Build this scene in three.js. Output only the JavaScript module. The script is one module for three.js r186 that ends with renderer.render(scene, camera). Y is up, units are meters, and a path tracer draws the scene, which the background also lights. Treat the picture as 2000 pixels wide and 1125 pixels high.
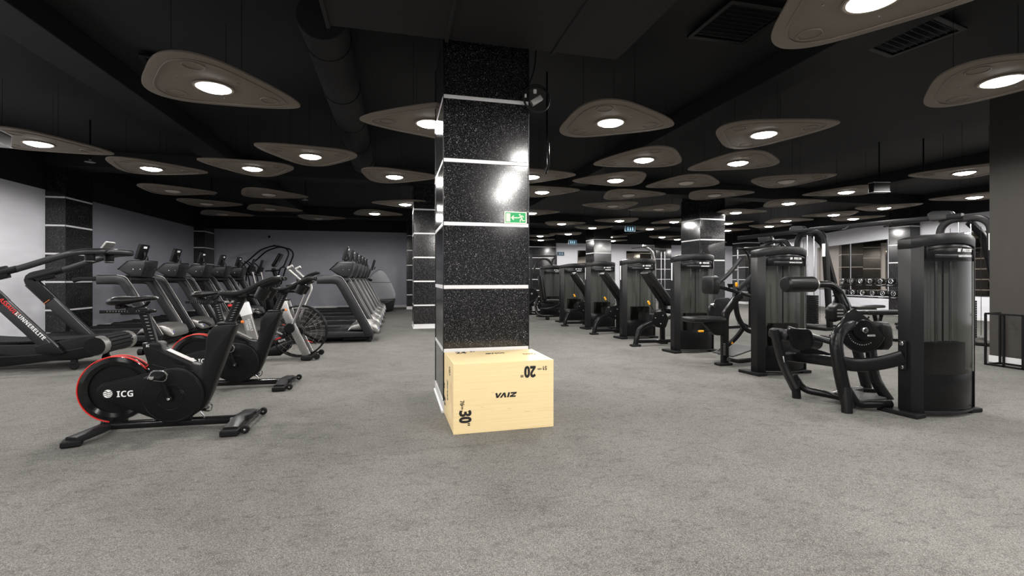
import * as THREE from 'three';
import { RoundedBoxGeometry } from 'three/addons/geometries/RoundedBoxGeometry.js';
import { TextGeometry } from 'three/addons/geometries/TextGeometry.js';
import { FontLoader } from 'three/addons/loaders/FontLoader.js';
import { mergeGeometries, toCreasedNormals } from 'three/addons/utils/BufferGeometryUtils.js';

// ---------------------------------------------------------------- camera, light, exposure
// Room coordinates: X right along the pillar front, Y up, D depth away from the camera (three z = -D), metres.
const scene = new THREE.Scene();
scene.background = new THREE.Color(0x000000);
const camera = new THREE.PerspectiveCamera(62.53, 2000 / 1125, 0.05, 80);
camera.position.set(0, 1.127, 0);
camera.rotation.set(0, -0.2403, 0);
camera.setViewOffset(2000, 1125, 0, 19.76, 2000, 1125);
const renderer = new THREE.WebGLRenderer();
renderer.toneMapping = THREE.LinearToneMapping;
renderer.toneMappingExposure = 1.0;
renderer.shadowMap.enabled = true;
const LAMP_CANDELA = 8.4, LAMP_HEIGHT = 2.82;   // every lit ceiling panel carries one domed lamp that shines over the half space below it

// ---------------------------------------------------------------- helpers
let seed = 12345;
const rnd = () => { seed = (seed * 1664525 + 1013904223) >>> 0; return seed / 4294967296; };
const font = await new FontLoader().loadAsync('fonts/droid/droid_sans_bold.typeface.json');
const V3 = (a) => new THREE.Vector3(a[0], a[1], a[2]);
const taken = {};
function numbered(name) { const n = taken[name] = (taken[name] ?? -1) + 1; return n ? name + '_' + String(n).padStart(3, '0') : name; }
function nz(g) {
  if (g.index) g = g.toNonIndexed();
  for (const k of Object.keys(g.attributes)) if (!['position', 'normal', 'uv'].includes(k)) g.deleteAttribute(k);
  if (!g.attributes.normal) g.computeVertexNormals();
  if (!g.attributes.uv) g.setAttribute('uv', new THREE.BufferAttribute(new Float32Array(g.attributes.position.count * 2), 2));
  g.morphAttributes = {};
  return g;
}
const join = (gs) => { const a = [].concat(gs).map(nz); return a.length === 1 ? a[0] : mergeGeometries(a); };
function part(parent, name, geos, mat, label) {
  const m = new THREE.Mesh(join(geos), mat);
  m.name = name; m.castShadow = m.receiveShadow = true;
  if (label) m.userData.label = label;
  parent.add(m);
  return m;
}
function again(parent, mesh, x = 0, y = 0, z = 0, ry = 0, mat) {          // another piece that shares the geometry
  const m = new THREE.Mesh(mesh.geometry, mat || mesh.material);
  m.name = mesh.name; m.castShadow = m.receiveShadow = true;
  m.position.set(x, y, z); m.rotation.y = ry;
  parent.add(m);
  return m;
}
function thing(name, label, category, X = 0, D = 0, turn = 0, group, Y = 0) {
  const o = new THREE.Group();
  o.name = numbered(name); o.position.set(X, Y, -D); o.rotation.y = turn;
  o.userData = { label, category };
  if (group) o.userData.group = group;
  scene.add(o);
  return o;
}
function struct(name, label) {
  const o = new THREE.Group(); o.name = name;
  o.userData = { kind: 'structure', label, category: name.split('_')[0] };
  scene.add(o);
  return o;
}
function dup(root, X, D, turn, label, group, Y) {
  const r = root.clone();
  r.name = numbered(root.name.replace(/_\d{3}$/, '')); r.userData = { ...root.userData };
  if (label) r.userData.label = label;
  if (group) r.userData.group = group;
  r.position.set(X, Y ?? root.position.y, -D);
  if (turn !== undefined) r.rotation.y = turn;
  scene.add(r);
  return r;
}
const mv = (g, x, y, z) => g.translate(x, y, z);
function box(w, h, d, x = 0, y = 0, z = 0, r = 0.006, rot) {
  const g = new RoundedBoxGeometry(w, h, d, 1, Math.min(r, w / 2.01, h / 2.01, d / 2.01));
  if (rot) g.applyMatrix4(new THREE.Matrix4().makeRotationFromEuler(new THREE.Euler(...rot)));
  return g.translate(x, y, z);
}
function slab(w, h, d, x, y, z) { return new THREE.BoxGeometry(w, h, d).translate(x, y, z); }
// cylinder with chamfered rims, axis x, y or z
function drum(r, len, x, y, z, axis = 'z', n = 24, c) {
  c = c ?? Math.min(0.2 * r, 0.25 * len, 0.012);
  const p = [[0, -len / 2], [r - c, -len / 2], [r, -len / 2 + c], [r, len / 2 - c], [r - c, len / 2], [0, len / 2]].map((q) => new THREE.Vector2(...q));
  let g = toCreasedNormals(new THREE.LatheGeometry(p, n), 0.6);
  if (axis === 'z') g.rotateX(Math.PI / 2);
  if (axis === 'x') g.rotateZ(Math.PI / 2);
  return g.translate(x, y, z);
}
function lathe(prof, n = 24, axis = 'y', x = 0, y = 0, z = 0) {
  let g = toCreasedNormals(new THREE.LatheGeometry(prof.map((q) => new THREE.Vector2(...q)), n), 0.6);
  if (axis === 'z') g.rotateX(Math.PI / 2);
  if (axis === 'x') g.rotateZ(-Math.PI / 2);
  return g.translate(x, y, z);
}
function path(pts, fillet = 0.05, n = 5, closed = false) {
  const P = pts.map(V3), out = [], N = P.length;
  for (let i = 0; i < N; i++) {
    if (!closed && (i === 0 || i === N - 1)) { out.push(P[i]); continue; }
    const a = P[(i + N - 1) % N], b = P[i], c = P[(i + 1) % N];
    const d = Math.min(fillet, a.distanceTo(b) * 0.49, c.distanceTo(b) * 0.49);
    if (d < 1e-4) { out.push(b); continue; }
    const s = b.clone().lerp(a, d / a.distanceTo(b)), e = b.clone().lerp(c, d / c.distanceTo(b));
    for (let k = 0; k <= n; k++) { const t = k / n; out.push(s.clone().multiplyScalar((1 - t) ** 2).addScaledVector(b, 2 * t * (1 - t)).addScaledVector(e, t * t)); }
  }
  return out;
}
const round = (r, n = 10) => Array.from({ length: n }, (_, i) => [r * Math.cos(i / n * 2 * Math.PI), r * Math.sin(i / n * 2 * Math.PI)]);
function rrect(w, h, r) {
  r = Math.min(r, w / 2.01, h / 2.01);
  const o = [];
  for (const [sx, sy, a] of [[1, 1, 0], [-1, 1, 1], [-1, -1, 2], [1, -1, 3]]) for (let k = 0; k <= 2; k++) {
    const t = (a + k / 2) * Math.PI / 2;
    o.push([sx * (w / 2 - r) + r * Math.cos(t), sy * (h / 2 - r) + r * Math.sin(t)]);
  }
  return o;
}
function sweep(P, prof, ref, closed = false, scale) {
  const N = P.length, M = prof.length, pos = [], idx = [];
  let B = null;
  for (let i = 0; i < N; i++) {
    const a = P[closed ? (i + N - 1) % N : Math.max(0, i - 1)], c = P[closed ? (i + 1) % N : Math.min(N - 1, i + 1)];
    const T = c.clone().sub(a).normalize();
    if (ref) B = V3(ref); else if (!B) B = Math.abs(T.y) < 0.9 ? new THREE.Vector3(0, 1, 0) : new THREE.Vector3(1, 0, 0);
    B = B.clone().addScaledVector(T, -B.dot(T)).normalize();
    const Nn = B.clone().cross(T), s = scale ? scale(i / (N - 1)) : 1;
    for (const [u, v] of prof) { const q = P[i].clone().addScaledVector(Nn, u * s).addScaledVector(B, v * s); pos.push(q.x, q.y, q.z); }
  }
  for (let i = 0; i < (closed ? N : N - 1); i++) for (let j = 0; j < M; j++) {
    const a = i * M + j, b = i * M + (j + 1) % M, c = ((i + 1) % N) * M + j, d = ((i + 1) % N) * M + (j + 1) % M;
    idx.push(a, b, c, b, d, c);
  }
  if (!closed) for (const [o, f] of [[0, 1], [(N - 1) * M, 0]]) for (let j = 1; j < M - 1; j++) f ? idx.push(o, o + j + 1, o + j) : idx.push(o, o + j, o + j + 1);
  const g = new THREE.BufferGeometry();
  g.setAttribute('position', new THREE.Float32BufferAttribute(pos, 3)); g.setIndex(idx);
  return toCreasedNormals(g, 0.75);
}
const tube = (pts, r, fillet = 0.05, n = 10) => sweep(path(pts, fillet), round(r, n));
const bar = (pts, w, h, fillet = 0.05, ref = [0, 0, 1], r = 0.012) => sweep(path(pts, fillet), rrect(w, h, r), ref);
const curve = (pts, n = 24, closed = false, tension = 0.5) => new THREE.CatmullRomCurve3(pts.map(V3), closed, 'catmullrom', tension).getPoints(n);
// rounded solid through cross-sections along x: [x, y, half height, half width (z), z]
function loft(secs, n = 12, power = 2.4) {
  const pos = [], idx = [];
  for (const [x, y, hy, hz, z = 0] of secs) for (let j = 0; j < n; j++) {
    const t = j / n * 2 * Math.PI, c = Math.cos(t), s = Math.sin(t), e = 2 / power;
    pos.push(x, y + hy * Math.sign(s) * Math.abs(s) ** e, z + hz * Math.sign(c) * Math.abs(c) ** e);
  }
  for (let i = 0; i < secs.length - 1; i++) for (let j = 0; j < n; j++) {
    const a = i * n + j, b = i * n + (j + 1) % n;
    idx.push(a, a + n, b, b, a + n, b + n);
  }
  const o = (secs.length - 1) * n;
  for (let j = 1; j < n - 1; j++) { idx.push(0, j, j + 1); idx.push(o, o + j + 1, o + j); }
  const g = new THREE.BufferGeometry();
  g.setAttribute('position', new THREE.Float32BufferAttribute(pos, 3)); g.setIndex(idx);
  return toCreasedNormals(g, 0.9);
}
function outline(pts, smooth, n = 48) {
  if (smooth) pts = new THREE.CatmullRomCurve3(pts.map(([x, y]) => new THREE.Vector3(x, y, 0)), true, 'catmullrom', 0.5).getPoints(n).slice(0, n).map((p) => [p.x, p.y]);
  return pts.map((p) => new THREE.Vector2(...p));
}
const fil = (pts, r) => path(pts.map(([x, y]) => [x, y, 0]), r, 4, true).map((p) => [p.x, p.y]);   // polygon with rounded corners
// flat plate in the xy plane, thickness along z centred on z0
function plate(pts, depth, z0 = 0, bevel = 0.006, holes = [], smooth = false) {
  const s = new THREE.Shape(outline(pts, smooth));
  for (const h of holes) s.holes.push(new THREE.Path(outline(h)));
  const b = Math.min(bevel, depth / 3);
  const g = new THREE.ExtrudeGeometry(s, { depth: depth - 2 * b, bevelEnabled: b > 0, bevelThickness: b, bevelSize: b, bevelOffset: -b, bevelSegments: 2, curveSegments: 8 });
  return toCreasedNormals(g, 0.6).translate(0, 0, z0 - depth / 2 + b);
}
const circle = (r, x = 0, y = 0, n = 32, a0 = 0, a1 = Math.PI * 2) => Array.from({ length: n }, (_, i) => { const t = a0 + (a1 - a0) * i / (a1 - a0 < 6.28 ? n - 1 : n); return [x + r * Math.cos(t), y + r * Math.sin(t)]; });
// raised lettering, centred, in the xy plane facing +z
function text(str, size, { depth = 0.0015, sx = 1, shear = 0, bold = 0 } = {}) {
  const g = new TextGeometry(str, { font, size, depth, curveSegments: 3, bevelEnabled: bold > 0, bevelSize: bold, bevelThickness: 0.0004, bevelSegments: 1 });
  g.computeBoundingBox(); const b = g.boundingBox;
  g.translate(-(b.min.x + b.max.x) / 2, -(b.min.y + b.max.y) / 2, 0);
  if (shear) g.applyMatrix4(new THREE.Matrix4().set(1, shear, 0, 0, 0, 1, 0, 0, 0, 0, 1, 0, 0, 0, 0, 1));
  if (sx !== 1) g.scale(sx, 1, 1);
  return g;
}
const rotZ = (g, a) => g.rotateZ(a);

// ---------------------------------------------------------------- textures and materials
function canvasTexture(w, h, draw, srgb = true) {
  const c = document.createElement('canvas'); c.width = w; c.height = h;
  draw(c.getContext('2d'), w, h);
  const t = new THREE.CanvasTexture(c);
  if (srgb) t.colorSpace = THREE.SRGBColorSpace;
  t.wrapS = t.wrapT = THREE.RepeatWrapping; t.magFilter = THREE.LinearFilter;
  return t;
}
function dataTexture(n, fn, srgb = true) {
  const d = new Uint8Array(n * n * 4);
  for (let y = 0; y < n; y++) for (let x = 0; x < n; x++) { const v = fn(x / n, y / n, x, y); for (let k = 0; k < 3; k++) d[(y * n + x) * 4 + k] = Math.max(0, Math.min(255, v[k] ?? v[0])); d[(y * n + x) * 4 + 3] = 255; }
  const t = new THREE.DataTexture(d, n, n, THREE.RGBAFormat);
  t.wrapS = t.wrapT = THREE.RepeatWrapping; t.magFilter = t.minFilter = THREE.LinearFilter; t.needsUpdate = true;
  if (srgb) t.colorSpace = THREE.SRGBColorSpace;
  return t;
}
// tiling value noise
function makeNoise(n) {
  const g = Float32Array.from({ length: n * n }, rnd);
  return (u, v) => {
    const x = u * n, y = v * n, xi = Math.floor(x), yi = Math.floor(y), f = x - xi, h = y - yi;
    const s = f * f * (3 - 2 * f), t = h * h * (3 - 2 * h), q = (a, b) => g[((b % n + n) % n) * n + (a % n + n) % n];
    return (q(xi, yi) * (1 - s) + q(xi + 1, yi) * s) * (1 - t) + (q(xi, yi + 1) * (1 - s) + q(xi + 1, yi + 1) * s) * t;
  };
}
const std = (color, roughness = 0.5, metalness = 0, extra = {}) => new THREE.MeshStandardMaterial({ color, roughness, metalness, ...extra });
const coated = (v, roughness, spec) => new THREE.MeshPhysicalMaterial({ color: new THREE.Color().setRGB(v, v, v * 1.06), roughness, specularIntensity: spec });   // black paint and plastic
const lin = (r, g, b) => new THREE.Color().setRGB(r, g, b);
const M = {
  black: coated(0.005, 0.38, 0.42),
  blackSatin: coated(0.006, 0.24, 0.42),
  blackGloss: coated(0.006, 0.12, 0.8),
  rubber: coated(0.008, 0.65, 0.4),
  vinyl: coated(0.007, 0.34, 0.6),
  graphite: std(lin(0.026, 0.026, 0.028), 0.32, 0.5),
  darkGrey: coated(0.01, 0.34, 0.5),
  silver: std(lin(0.34, 0.33, 0.325), 0.34, 0.9),
  chrome: std(lin(0.75, 0.75, 0.76), 0.16, 1),
  steel: std(lin(0.35, 0.34, 0.33), 0.4, 0.85),
  white: std(lin(0.78, 0.78, 0.78), 0.55),
  strip: std(lin(0.72, 0.71, 0.72), 0.4),
  red: std(lin(0.62, 0.02, 0.015), 0.4),
  orange: std(lin(0.75, 0.2, 0.03), 0.5),
  yellow: std(lin(0.85, 0.38, 0.015), 0.45),
  cushion: coated(0.009, 0.36, 0.6),
  belt: coated(0.01, 0.6, 0.4),
  acrylic: new THREE.MeshPhysicalMaterial({ color: lin(0.43, 0.44, 0.42), roughness: 0.1, transmission: 1, thickness: 0, ior: 1.5 }),
  stackBack: std(lin(0.36, 0.37, 0.35), 0.6),
  plates: coated(0.006, 0.6, 0.4),
  printWhite: std(lin(0.8, 0.8, 0.8), 0.6),
  ink: std(lin(0.012, 0.011, 0.01), 0.7),
};

// ---------------------------------------------------------------- floor, walls, ceiling
const carpetMap = (() => {
  const n1 = makeNoise(30), n2 = makeNoise(90), n3 = makeNoise(230), n4 = makeNoise(9);
  return dataTexture(2048, (u, v) => {
    const warp = 0.02 * n1(v, u), a = n2(u * 1 + warp, v * 2 + warp), b = n3(u, v * 1.6 + warp), c = n4(u, v);
    const smudge = Math.max(0, a * 0.65 + b * 0.45 - 0.62) * 1.5;
    const grain = (rnd() - 0.5) * 66 + (rnd() < 0.06 ? 26 : 0);
    const g = 101 + (c - 0.5) * 11 + (n1(u, v) - 0.5) * 9 - smudge * 26 + grain;
    return [g + 2, g, g - 4];
  });
})();
const carpetBump = dataTexture(512, () => [rnd() * 255], false);
carpetBump.repeat.set(4, 4);
const carpet = std(0xffffff, 0.96, 0, { map: carpetMap, bumpMap: carpetBump, bumpScale: 0.002 });
const XL = -6.38, XR = 15, XE = 19.3, DB = 18.68, DBR = 22.4, DF = -7, WALLTOP = 2.86, CEIL = 3.55;
{
  // two carpet rolls meet in an open seam that runs off to the right
  const f = struct('floor', 'grey low-pile carpet covering the whole gym floor');
  const roll = (name, pts) => {
    const s = new THREE.Shape(pts.map(([x, d]) => new THREE.Vector2(x, d)));
    const g = new THREE.ExtrudeGeometry(s, { depth: 0.1, bevelEnabled: false });
    g.rotateX(-Math.PI / 2); g.translate(0, -0.1, 0);
    const p = g.attributes.position, uv = g.attributes.uv;
    for (let i = 0; i < p.count; i++) uv.setXY(i, p.getX(i) / 5.2, p.getZ(i) / 5.2);
    part(f, name, [g], carpet);
  };
  const sx = () => 3.155;
  roll('carpet_roll', [[XL - 0.2, sx(-6.5) + 0.003], [0.4, sx(0.4) + 0.003], [0.75, sx()], [XE + 0.2, sx(15)], [XE + 0.2, DBR + 0.2], [XL - 0.2, DBR + 0.2]]);
  roll('carpet_roll', [[XL - 0.2, DF - 0.2], [XE + 0.2, DF - 0.2], [XE + 0.2, sx(15)], [0.75, sx()], [0.4, sx(0.4)], [XL - 0.2, sx(-6.5)]]);
}
const wallNoise = (() => { const a = makeNoise(12), b = makeNoise(60); return dataTexture(512, (u, v) => { const g = 238 + (a(u, v) - 0.5) * 9 + (b(u, v) - 0.5) * 6; return [g]; }); })();
const paint = std(lin(0.36, 0.36, 0.42), 0.62, 0, { map: wallNoise });
const paintWhite = std(lin(0.87, 0.87, 0.93), 0.62, 0, { map: wallNoise });
const paintBack = std(lin(0.45, 0.45, 0.52), 0.62, 0, { map: wallNoise });
const paintTaupe = std(lin(0.046, 0.04, 0.035), 0.7, 0, { map: wallNoise });
const blackPaint = std(lin(0.0055, 0.0055, 0.007), 0.75);
const skirting = M.strip;
{
  const H = CEIL, up = (CEIL - WALLTOP), uy = WALLTOP + up / 2;
  let w = struct('wall_left', 'pale grey painted wall beside the treadmills, black above');
  const WT = 2.78;
  part(w, 'lower_paint', [slab(0.2, WT, 11.2 - DF, XL - 0.1, WT / 2, -(DF + 11.2) / 2)], paintWhite);
  part(w, 'rear_paint', [slab(0.2, WT, DBR - 11.2, XL - 0.1, WT / 2, -(11.2 + DBR) / 2)], paint, 'lilac grey stretch beyond the pilaster');
  part(w, 'upper_paint', [slab(0.2, H - WT, DBR - DF, XL - 0.1, WT + (H - WT) / 2, -(DF + DBR) / 2)], blackPaint, 'black painted upper wall');
  w = struct('wall_back', 'lilac grey back wall behind the treadmills, black above');
  part(w, 'lower_paint', [slab(7.6, WALLTOP, 0.2, XL + 3.8, WALLTOP / 2, -DB - 0.1)], paintBack);
  part(w, 'upper_paint', [slab(7.6, up, 0.2, XL + 3.8, uy, -DB - 0.1)], blackPaint, 'black painted upper wall');
  part(w, 'return_face', [slab(0.2, H, DBR - DB, 1.12, H / 2, -(DB + DBR) / 2 - 0.1)], paint);
  w = struct('wall_back_right', 'white far wall behind the weight machines, black above');
  part(w, 'lower_paint', [slab(XE - 1, WALLTOP, 0.2, 1 + (XE - 1) / 2, WALLTOP / 2, -DBR - 0.1)], paintWhite);
  part(w, 'upper_paint', [slab(XE - 1, up, 0.2, 1 + (XE - 1) / 2, uy, -DBR - 0.1)], blackPaint, 'black painted upper wall');
  w = struct('wall_right', 'white side wall with mirrors beyond the cable machines');
  part(w, 'lower_paint', [slab(0.2, WALLTOP, 11.3 - DF, XR + 0.1, WALLTOP / 2, -(DF + 11.3) / 2)], paintWhite);
  const ang = (h, y, t = 0.2, o = 0.1) => slab(12.1, h, t, 6.02, y, -o).rotateY(1.2043).translate(14.75, 0, -11.2);   // the stretch beyond the pillar runs off at a slant
  part(w, 'slanted_paint', [ang(WALLTOP, WALLTOP / 2, 0.2, -0.1)], paintWhite);
  part(w, 'slanted_upper_paint', [ang(up, uy, 0.2, -0.1)], blackPaint, 'black painted upper wall');
  part(w, 'upper_paint', [slab(0.2, up, 11.3 - DF, XR + 0.1, uy, -(DF + 11.3) / 2)], blackPaint, 'black painted upper wall');
  w = struct('wall_front', 'grey wall on the near end of the gym');
  part(w, 'lower_paint', [slab(XR - XL + 0.4, WALLTOP, 0.2, (XL + XR) / 2, WALLTOP / 2, -DF + 0.1)], paint);
  part(w, 'upper_paint', [slab(XR - XL + 0.4, up, 0.2, (XL + XR) / 2, uy, -DF + 0.1)], blackPaint);
  const c = struct('ceiling', 'black painted ceiling slab with black beams');
  part(c, 'slab', [slab(XE - XL + 0.4, 0.2, DBR - DF + 0.4, (XL + XE) / 2, CEIL + 0.1, -(DF + DBR) / 2)], blackPaint);
  for (const D of [10.9, 17.7]) part(c, 'beam', [box(XR - XL, 0.32, 0.5, (XL + XR) / 2, CEIL - 0.16, -D, 0.01)], blackPaint);
  for (const X of [-3.2, 4.2, 11.2]) part(c, 'beam', [box(0.42, 0.24, DBR - DF, X, CEIL - 0.12, -(DF + DBR) / 2, 0.01)], blackPaint);
  const b1 = struct('baseboard_left', 'white skirting along the left wall');
  part(b1, 'board', [box(0.015, 0.09, DBR - DF, XL + 0.0075, 0.045, -(DF + DBR) / 2, 0.003)], skirting);
  const b2 = struct('baseboard_back', 'white skirting along the back wall');
  part(b2, 'board', [box(7.5, 0.09, 0.015, XL + 3.75, 0.045, -DB + 0.0075, 0.003)], skirting);
  const b3 = struct('baseboard_right', 'white skirting along the right side wall');
  part(b3, 'board', [box(0.015, 0.09, 11.0 - DF, XR - 0.0075, 0.045, -(DF + 11.0) / 2, 0.003)], skirting);
  part(b3, 'board', [box(11.9, 0.09, 0.015, 6.1, 0.045, -0.0075, 0.003).rotateY(1.2043).translate(14.75, 0, -11.2)], skirting);
}
// grey painted pier at the right edge, in the line of the pillars
{
  const w = struct('wall_pier', 'taupe grey painted pier behind the black metal railing');
  part(w, 'shaft', [slab(1.2, CEIL, 0.78, 8.36, CEIL / 2, -4.28)], paintTaupe);
  part(w, 'skirting', [box(0.012, 0.09, 0.79, 7.754, 0.045, -4.28, 0.003), box(1.2, 0.09, 0.012, 8.36, 0.045, -4.676, 0.003)], skirting, 'white skirting');
}

// ---------------------------------------------------------------- pillars clad in black speckled panels
const speckle = canvasTexture(1024, 1024, (c, w, h) => {
  c.fillStyle = '#131315'; c.fillRect(0, 0, w, h);
  for (let i = 0; i < 36000; i++) {
    const q = rnd(), b = q < 0.62 ? 40 + rnd() * 50 : q < 0.92 ? 95 + rnd() * 90 : 195 + rnd() * 60, x = rnd() * w, y = rnd() * h, s = 0.9 + rnd() * rnd() * 3.6;
    c.fillStyle = `rgb(${b + 2 | 0},${b | 0},${b - 2 | 0})`;
    c.beginPath();
    for (let k = 0; k < 5; k++) { const a = k / 5 * 6.283 + rnd(), r = s * (0.5 + 0.6 * rnd()); k ? c.lineTo(x + r * Math.cos(a), y + r * Math.sin(a)) : c.moveTo(x + r * Math.cos(a), y + r * Math.sin(a)); }
    c.fill();
  }
});
const granite = std(lin(0.72, 0.72, 0.74), 0.13, 0, { map: speckle });
function panelGeometry(w, h, d) {
  const g = box(w, h, d, 0, 0, 0, 0.002); const p = g.attributes.position, uv = g.attributes.uv, nn = g.attributes.normal, ox = rnd(), oy = rnd();
  for (let i = 0; i < p.count; i++) uv.setXY(i, (Math.abs(nn.getX(i)) > 0.7 ? p.getZ(i) : p.getX(i)) / 0.85 + ox, p.getY(i) / 0.85 + oy);
  return g;
}
const PW = 0.741, PD = 0.8189, BAND0 = 0.533, BAND = 0.5327, BH = 0.031;
const levels = [[0.1, BAND0 - BH]];
for (let i = 0; i < 5; i++) levels.push([BAND0 + i * BAND, i < 4 ? BAND0 + (i + 1) * BAND - BH : 3.2]);
const panelCache = {};
function panelMesh(parent, w, h, d, x, y, z) {
  const k = [w, h, d].map((q) => q.toFixed(3)) + '|' + (rnd() * 3 | 0);
  panelCache[k] ??= panelGeometry(w, h, d);
  const m = new THREE.Mesh(panelCache[k], granite); m.name = 'panel'; m.castShadow = m.receiveShadow = true;
  m.position.set(x, y, z); parent.add(m);
}
// left front corner at X, D; w wide, d deep
function pillar(X, D, label, w = PW, d = PD, faces = 'flrb', base = true) {
  const t = thing('pillar', label, 'pillar', X, D);
  part(t, 'core', [slab(w - 0.03, 3.5, d - 0.03, w / 2, 1.75, -d / 2)], blackPaint);
  const T = 0.012;
  for (const [y0, y1] of levels) {
    const h = y1 - y0 - 0.003, y = (y0 + y1) / 2;
    if (faces.includes('f')) panelMesh(t, w - 0.008, h, T, w / 2, y, -T / 2 - 0.002);
    if (faces.includes('b')) panelMesh(t, w - 0.008, h, T, w / 2, y, -d + T / 2 + 0.002);
    if (faces.includes('l')) panelMesh(t, T, h, d - 0.008, T / 2 + 0.002, y, -d / 2);
    if (faces.includes('r')) panelMesh(t, T, h, d - 0.008, w - T / 2 - 0.002, y, -d / 2);
  }
  for (let i = 0; i < 5; i++) part(t, 'band', [box(w, BH, d, w / 2, BAND0 + i * BAND - BH / 2, -d / 2, 0.002)], M.strip, 'white band');
  for (const [cx, cz] of [[0, 0], [w, 0], [0, -d], [w, -d]]) part(t, 'corner_trim', [slab(0.006, 3.1, 0.006, cx, 1.65, cz)], M.graphite, 'thin metal corner trim');
  if (base) {
    part(t, 'base_board', [box(w + 0.006, 0.1, d + 0.006, w / 2, 0.05, -d / 2, 0.003)], M.strip, 'white base board');
    part(t, 'base_strip', [box(w + 0.03, 0.02, d + 0.03, w / 2, 0.01, -d / 2, 0.003)], M.white);
  }
  return t;
}
const GX = 7.22, GD = 6.725;
pillar(0.3854, 3.984, 'black speckled pillar with white bands behind the wooden plyo box');
pillar(0.3854, 3.984 + GD, 'black speckled pillar with white bands standing past the first treadmills');
pillar(0.3854, 3.984 + 2 * GD, 'black speckled pillar with white bands in front of the lilac back wall');
pillar(0.3854 + GX, 3.984 + GD, 'speckled pillar rising behind the row of weight machines, lamp reflected on top');
pillar(0.3854 + GX, 3.984 + 2 * GD, 'distant speckled pillar near the far white wall');
pillar(14.62, 3.984 + GD, 'speckled pillar against the side wall beside the mirror and dumbbell rack', PW, 0.62);
pillar(-6.8, 3.984 + GD, 'speckled pilaster on the left wall behind the curved treadmill');
pillar(-6.8, 3.984 + 2 * GD, 'speckled pilaster in the back left corner');
pillar(14.62, 3.984 + 2 * GD, 'speckled pilaster on the far side wall behind the cable towers');
pillar(13.2, DBR - 0.12, 'speckled pilaster on the far wall beside the brown mirror', 0.9, 0.3);
pillar(4.9, DBR - 0.12, 'wide speckled panelled stretch of the far wall', 2.8, 0.3);

// ---------------------------------------------------------------- mirrors
const mirrorMat = std(lin(0.62, 0.56, 0.48), 0.02, 1);
function mirror(name, label, w, h, X, Y, D, turn) {
  const t = thing(name, label, 'mirror', X, D, turn, undefined, Y);
  part(t, 'glass', [slab(w, h, 0.006, 0, 0, 0.004)], mirrorMat);
  part(t, 'edge', [box(w + 0.03, 0.02, 0.016, 0, h / 2 + 0.005, 0, 0.002), box(w + 0.03, 0.02, 0.016, 0, -h / 2 - 0.005, 0, 0.002), box(0.02, h, 0.016, -w / 2 - 0.005, 0, 0, 0.002), box(0.02, h, 0.016, w / 2 + 0.005, 0, 0, 0.002)], M.graphite);
}
const TR = -Math.PI / 2;
const slant = (s) => [14.75 + 0.358 * s - 0.016 * 0.934, 11.2 + 0.934 * s + 0.016 * 0.358];
{ const [x, d] = slant(1.35), [x2, d2] = slant(3.5); mirror('mirror', 'brown tinted wall mirror behind the dumbbell rack', 1.9, 1.62, x, 1.51, d, -1.937); mirror('mirror', 'brown tinted wall mirror beside the far cable tower', 2.2, 1.62, x2, 1.51, d2, -1.937); }
mirror('mirror', 'brown tinted mirror glimpsed between the tall frame and the taupe pier', 3.2, 1.7, XR - 0.012, 1.5, 8.6, TR);
mirror('mirror', 'narrow brown mirror on the far wall beside the distant pillar', 1.4, 1.9, 9.6, 1.55, DBR - 0.012, 0);
mirror('mirror', 'brown mirror on the far wall beside the dark pilaster', 1.4, 1.9, 12.28, 1.55, DBR - 0.012, 0);

// ---------------------------------------------------------------- ceiling panels with lamps
const boardMat = std(lin(0.185, 0.155, 0.125), 0.6);
const glow = std(lin(0.9, 0.9, 0.9), 0.5, 0, { emissive: lin(1, 0.97, 0.92), emissiveIntensity: 30 });
const dead = std(lin(0.55, 0.5, 0.44), 0.4);
const pol = (a, r) => [r * Math.cos(a * Math.PI / 180), r * Math.sin(a * Math.PI / 180)];
const pick = new THREE.CatmullRomCurve3([[0, 0.72], [13, 0.645], [60, 0.475], [103, 0.6], [120, 0.645], [137, 0.6], [180, 0.475], [223, 0.6], [240, 0.645], [257, 0.6], [300, 0.475], [347, 0.645]].map(([a, r]) => { const p = pol(a, r); return new THREE.Vector3(p[0], p[1], 0); }), true, 'centripetal').getPoints(72).slice(0, 72);
const pickPts = pick.map((p) => [p.x, p.y]);
const flat = (g, y) => g.rotateX(Math.PI / 2).translate(0, y, 0);        // xy plane to horizontal: y becomes +z, face down
const S = 1.03;
const panelParts = {
  board: flat(plate(pickPts.map(([x, y]) => [x * S, y * S]), 0.02, 0, 0.006), 0.012),
  bead: sweep(pickPts.map(([x, y]) => new THREE.Vector3(x * 0.83 * S, -0.002, y * 0.83 * S)), round(0.006, 6), [0, 1, 0], true),
  ring: new THREE.TorusGeometry(0.078, 0.006, 6, 28).rotateX(Math.PI / 2).translate(0, -0.001, 0),
  trim: lathe([[0.15, 0.004], [0.165, -0.004], [0.155, -0.012], [0.138, -0.012], [0.135, 0]], 32),
  lens: lathe([[0.0, -0.038], [0.065, -0.035], [0.11, -0.023], [0.133, -0.007], [0.137, 0.002]], 32),
  rod: new THREE.CylinderGeometry(0.002, 0.002, CEIL - LAMP_HEIGHT - 0.02, 6).translate(0, (CEIL - LAMP_HEIGHT) / 2 + 0.01, 0),
  screw: drum(0.008, 0.008, 0, -0.002, 0, 'y', 8),
};
for (const k in panelParts) panelParts[k] = nz(panelParts[k]);
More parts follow.
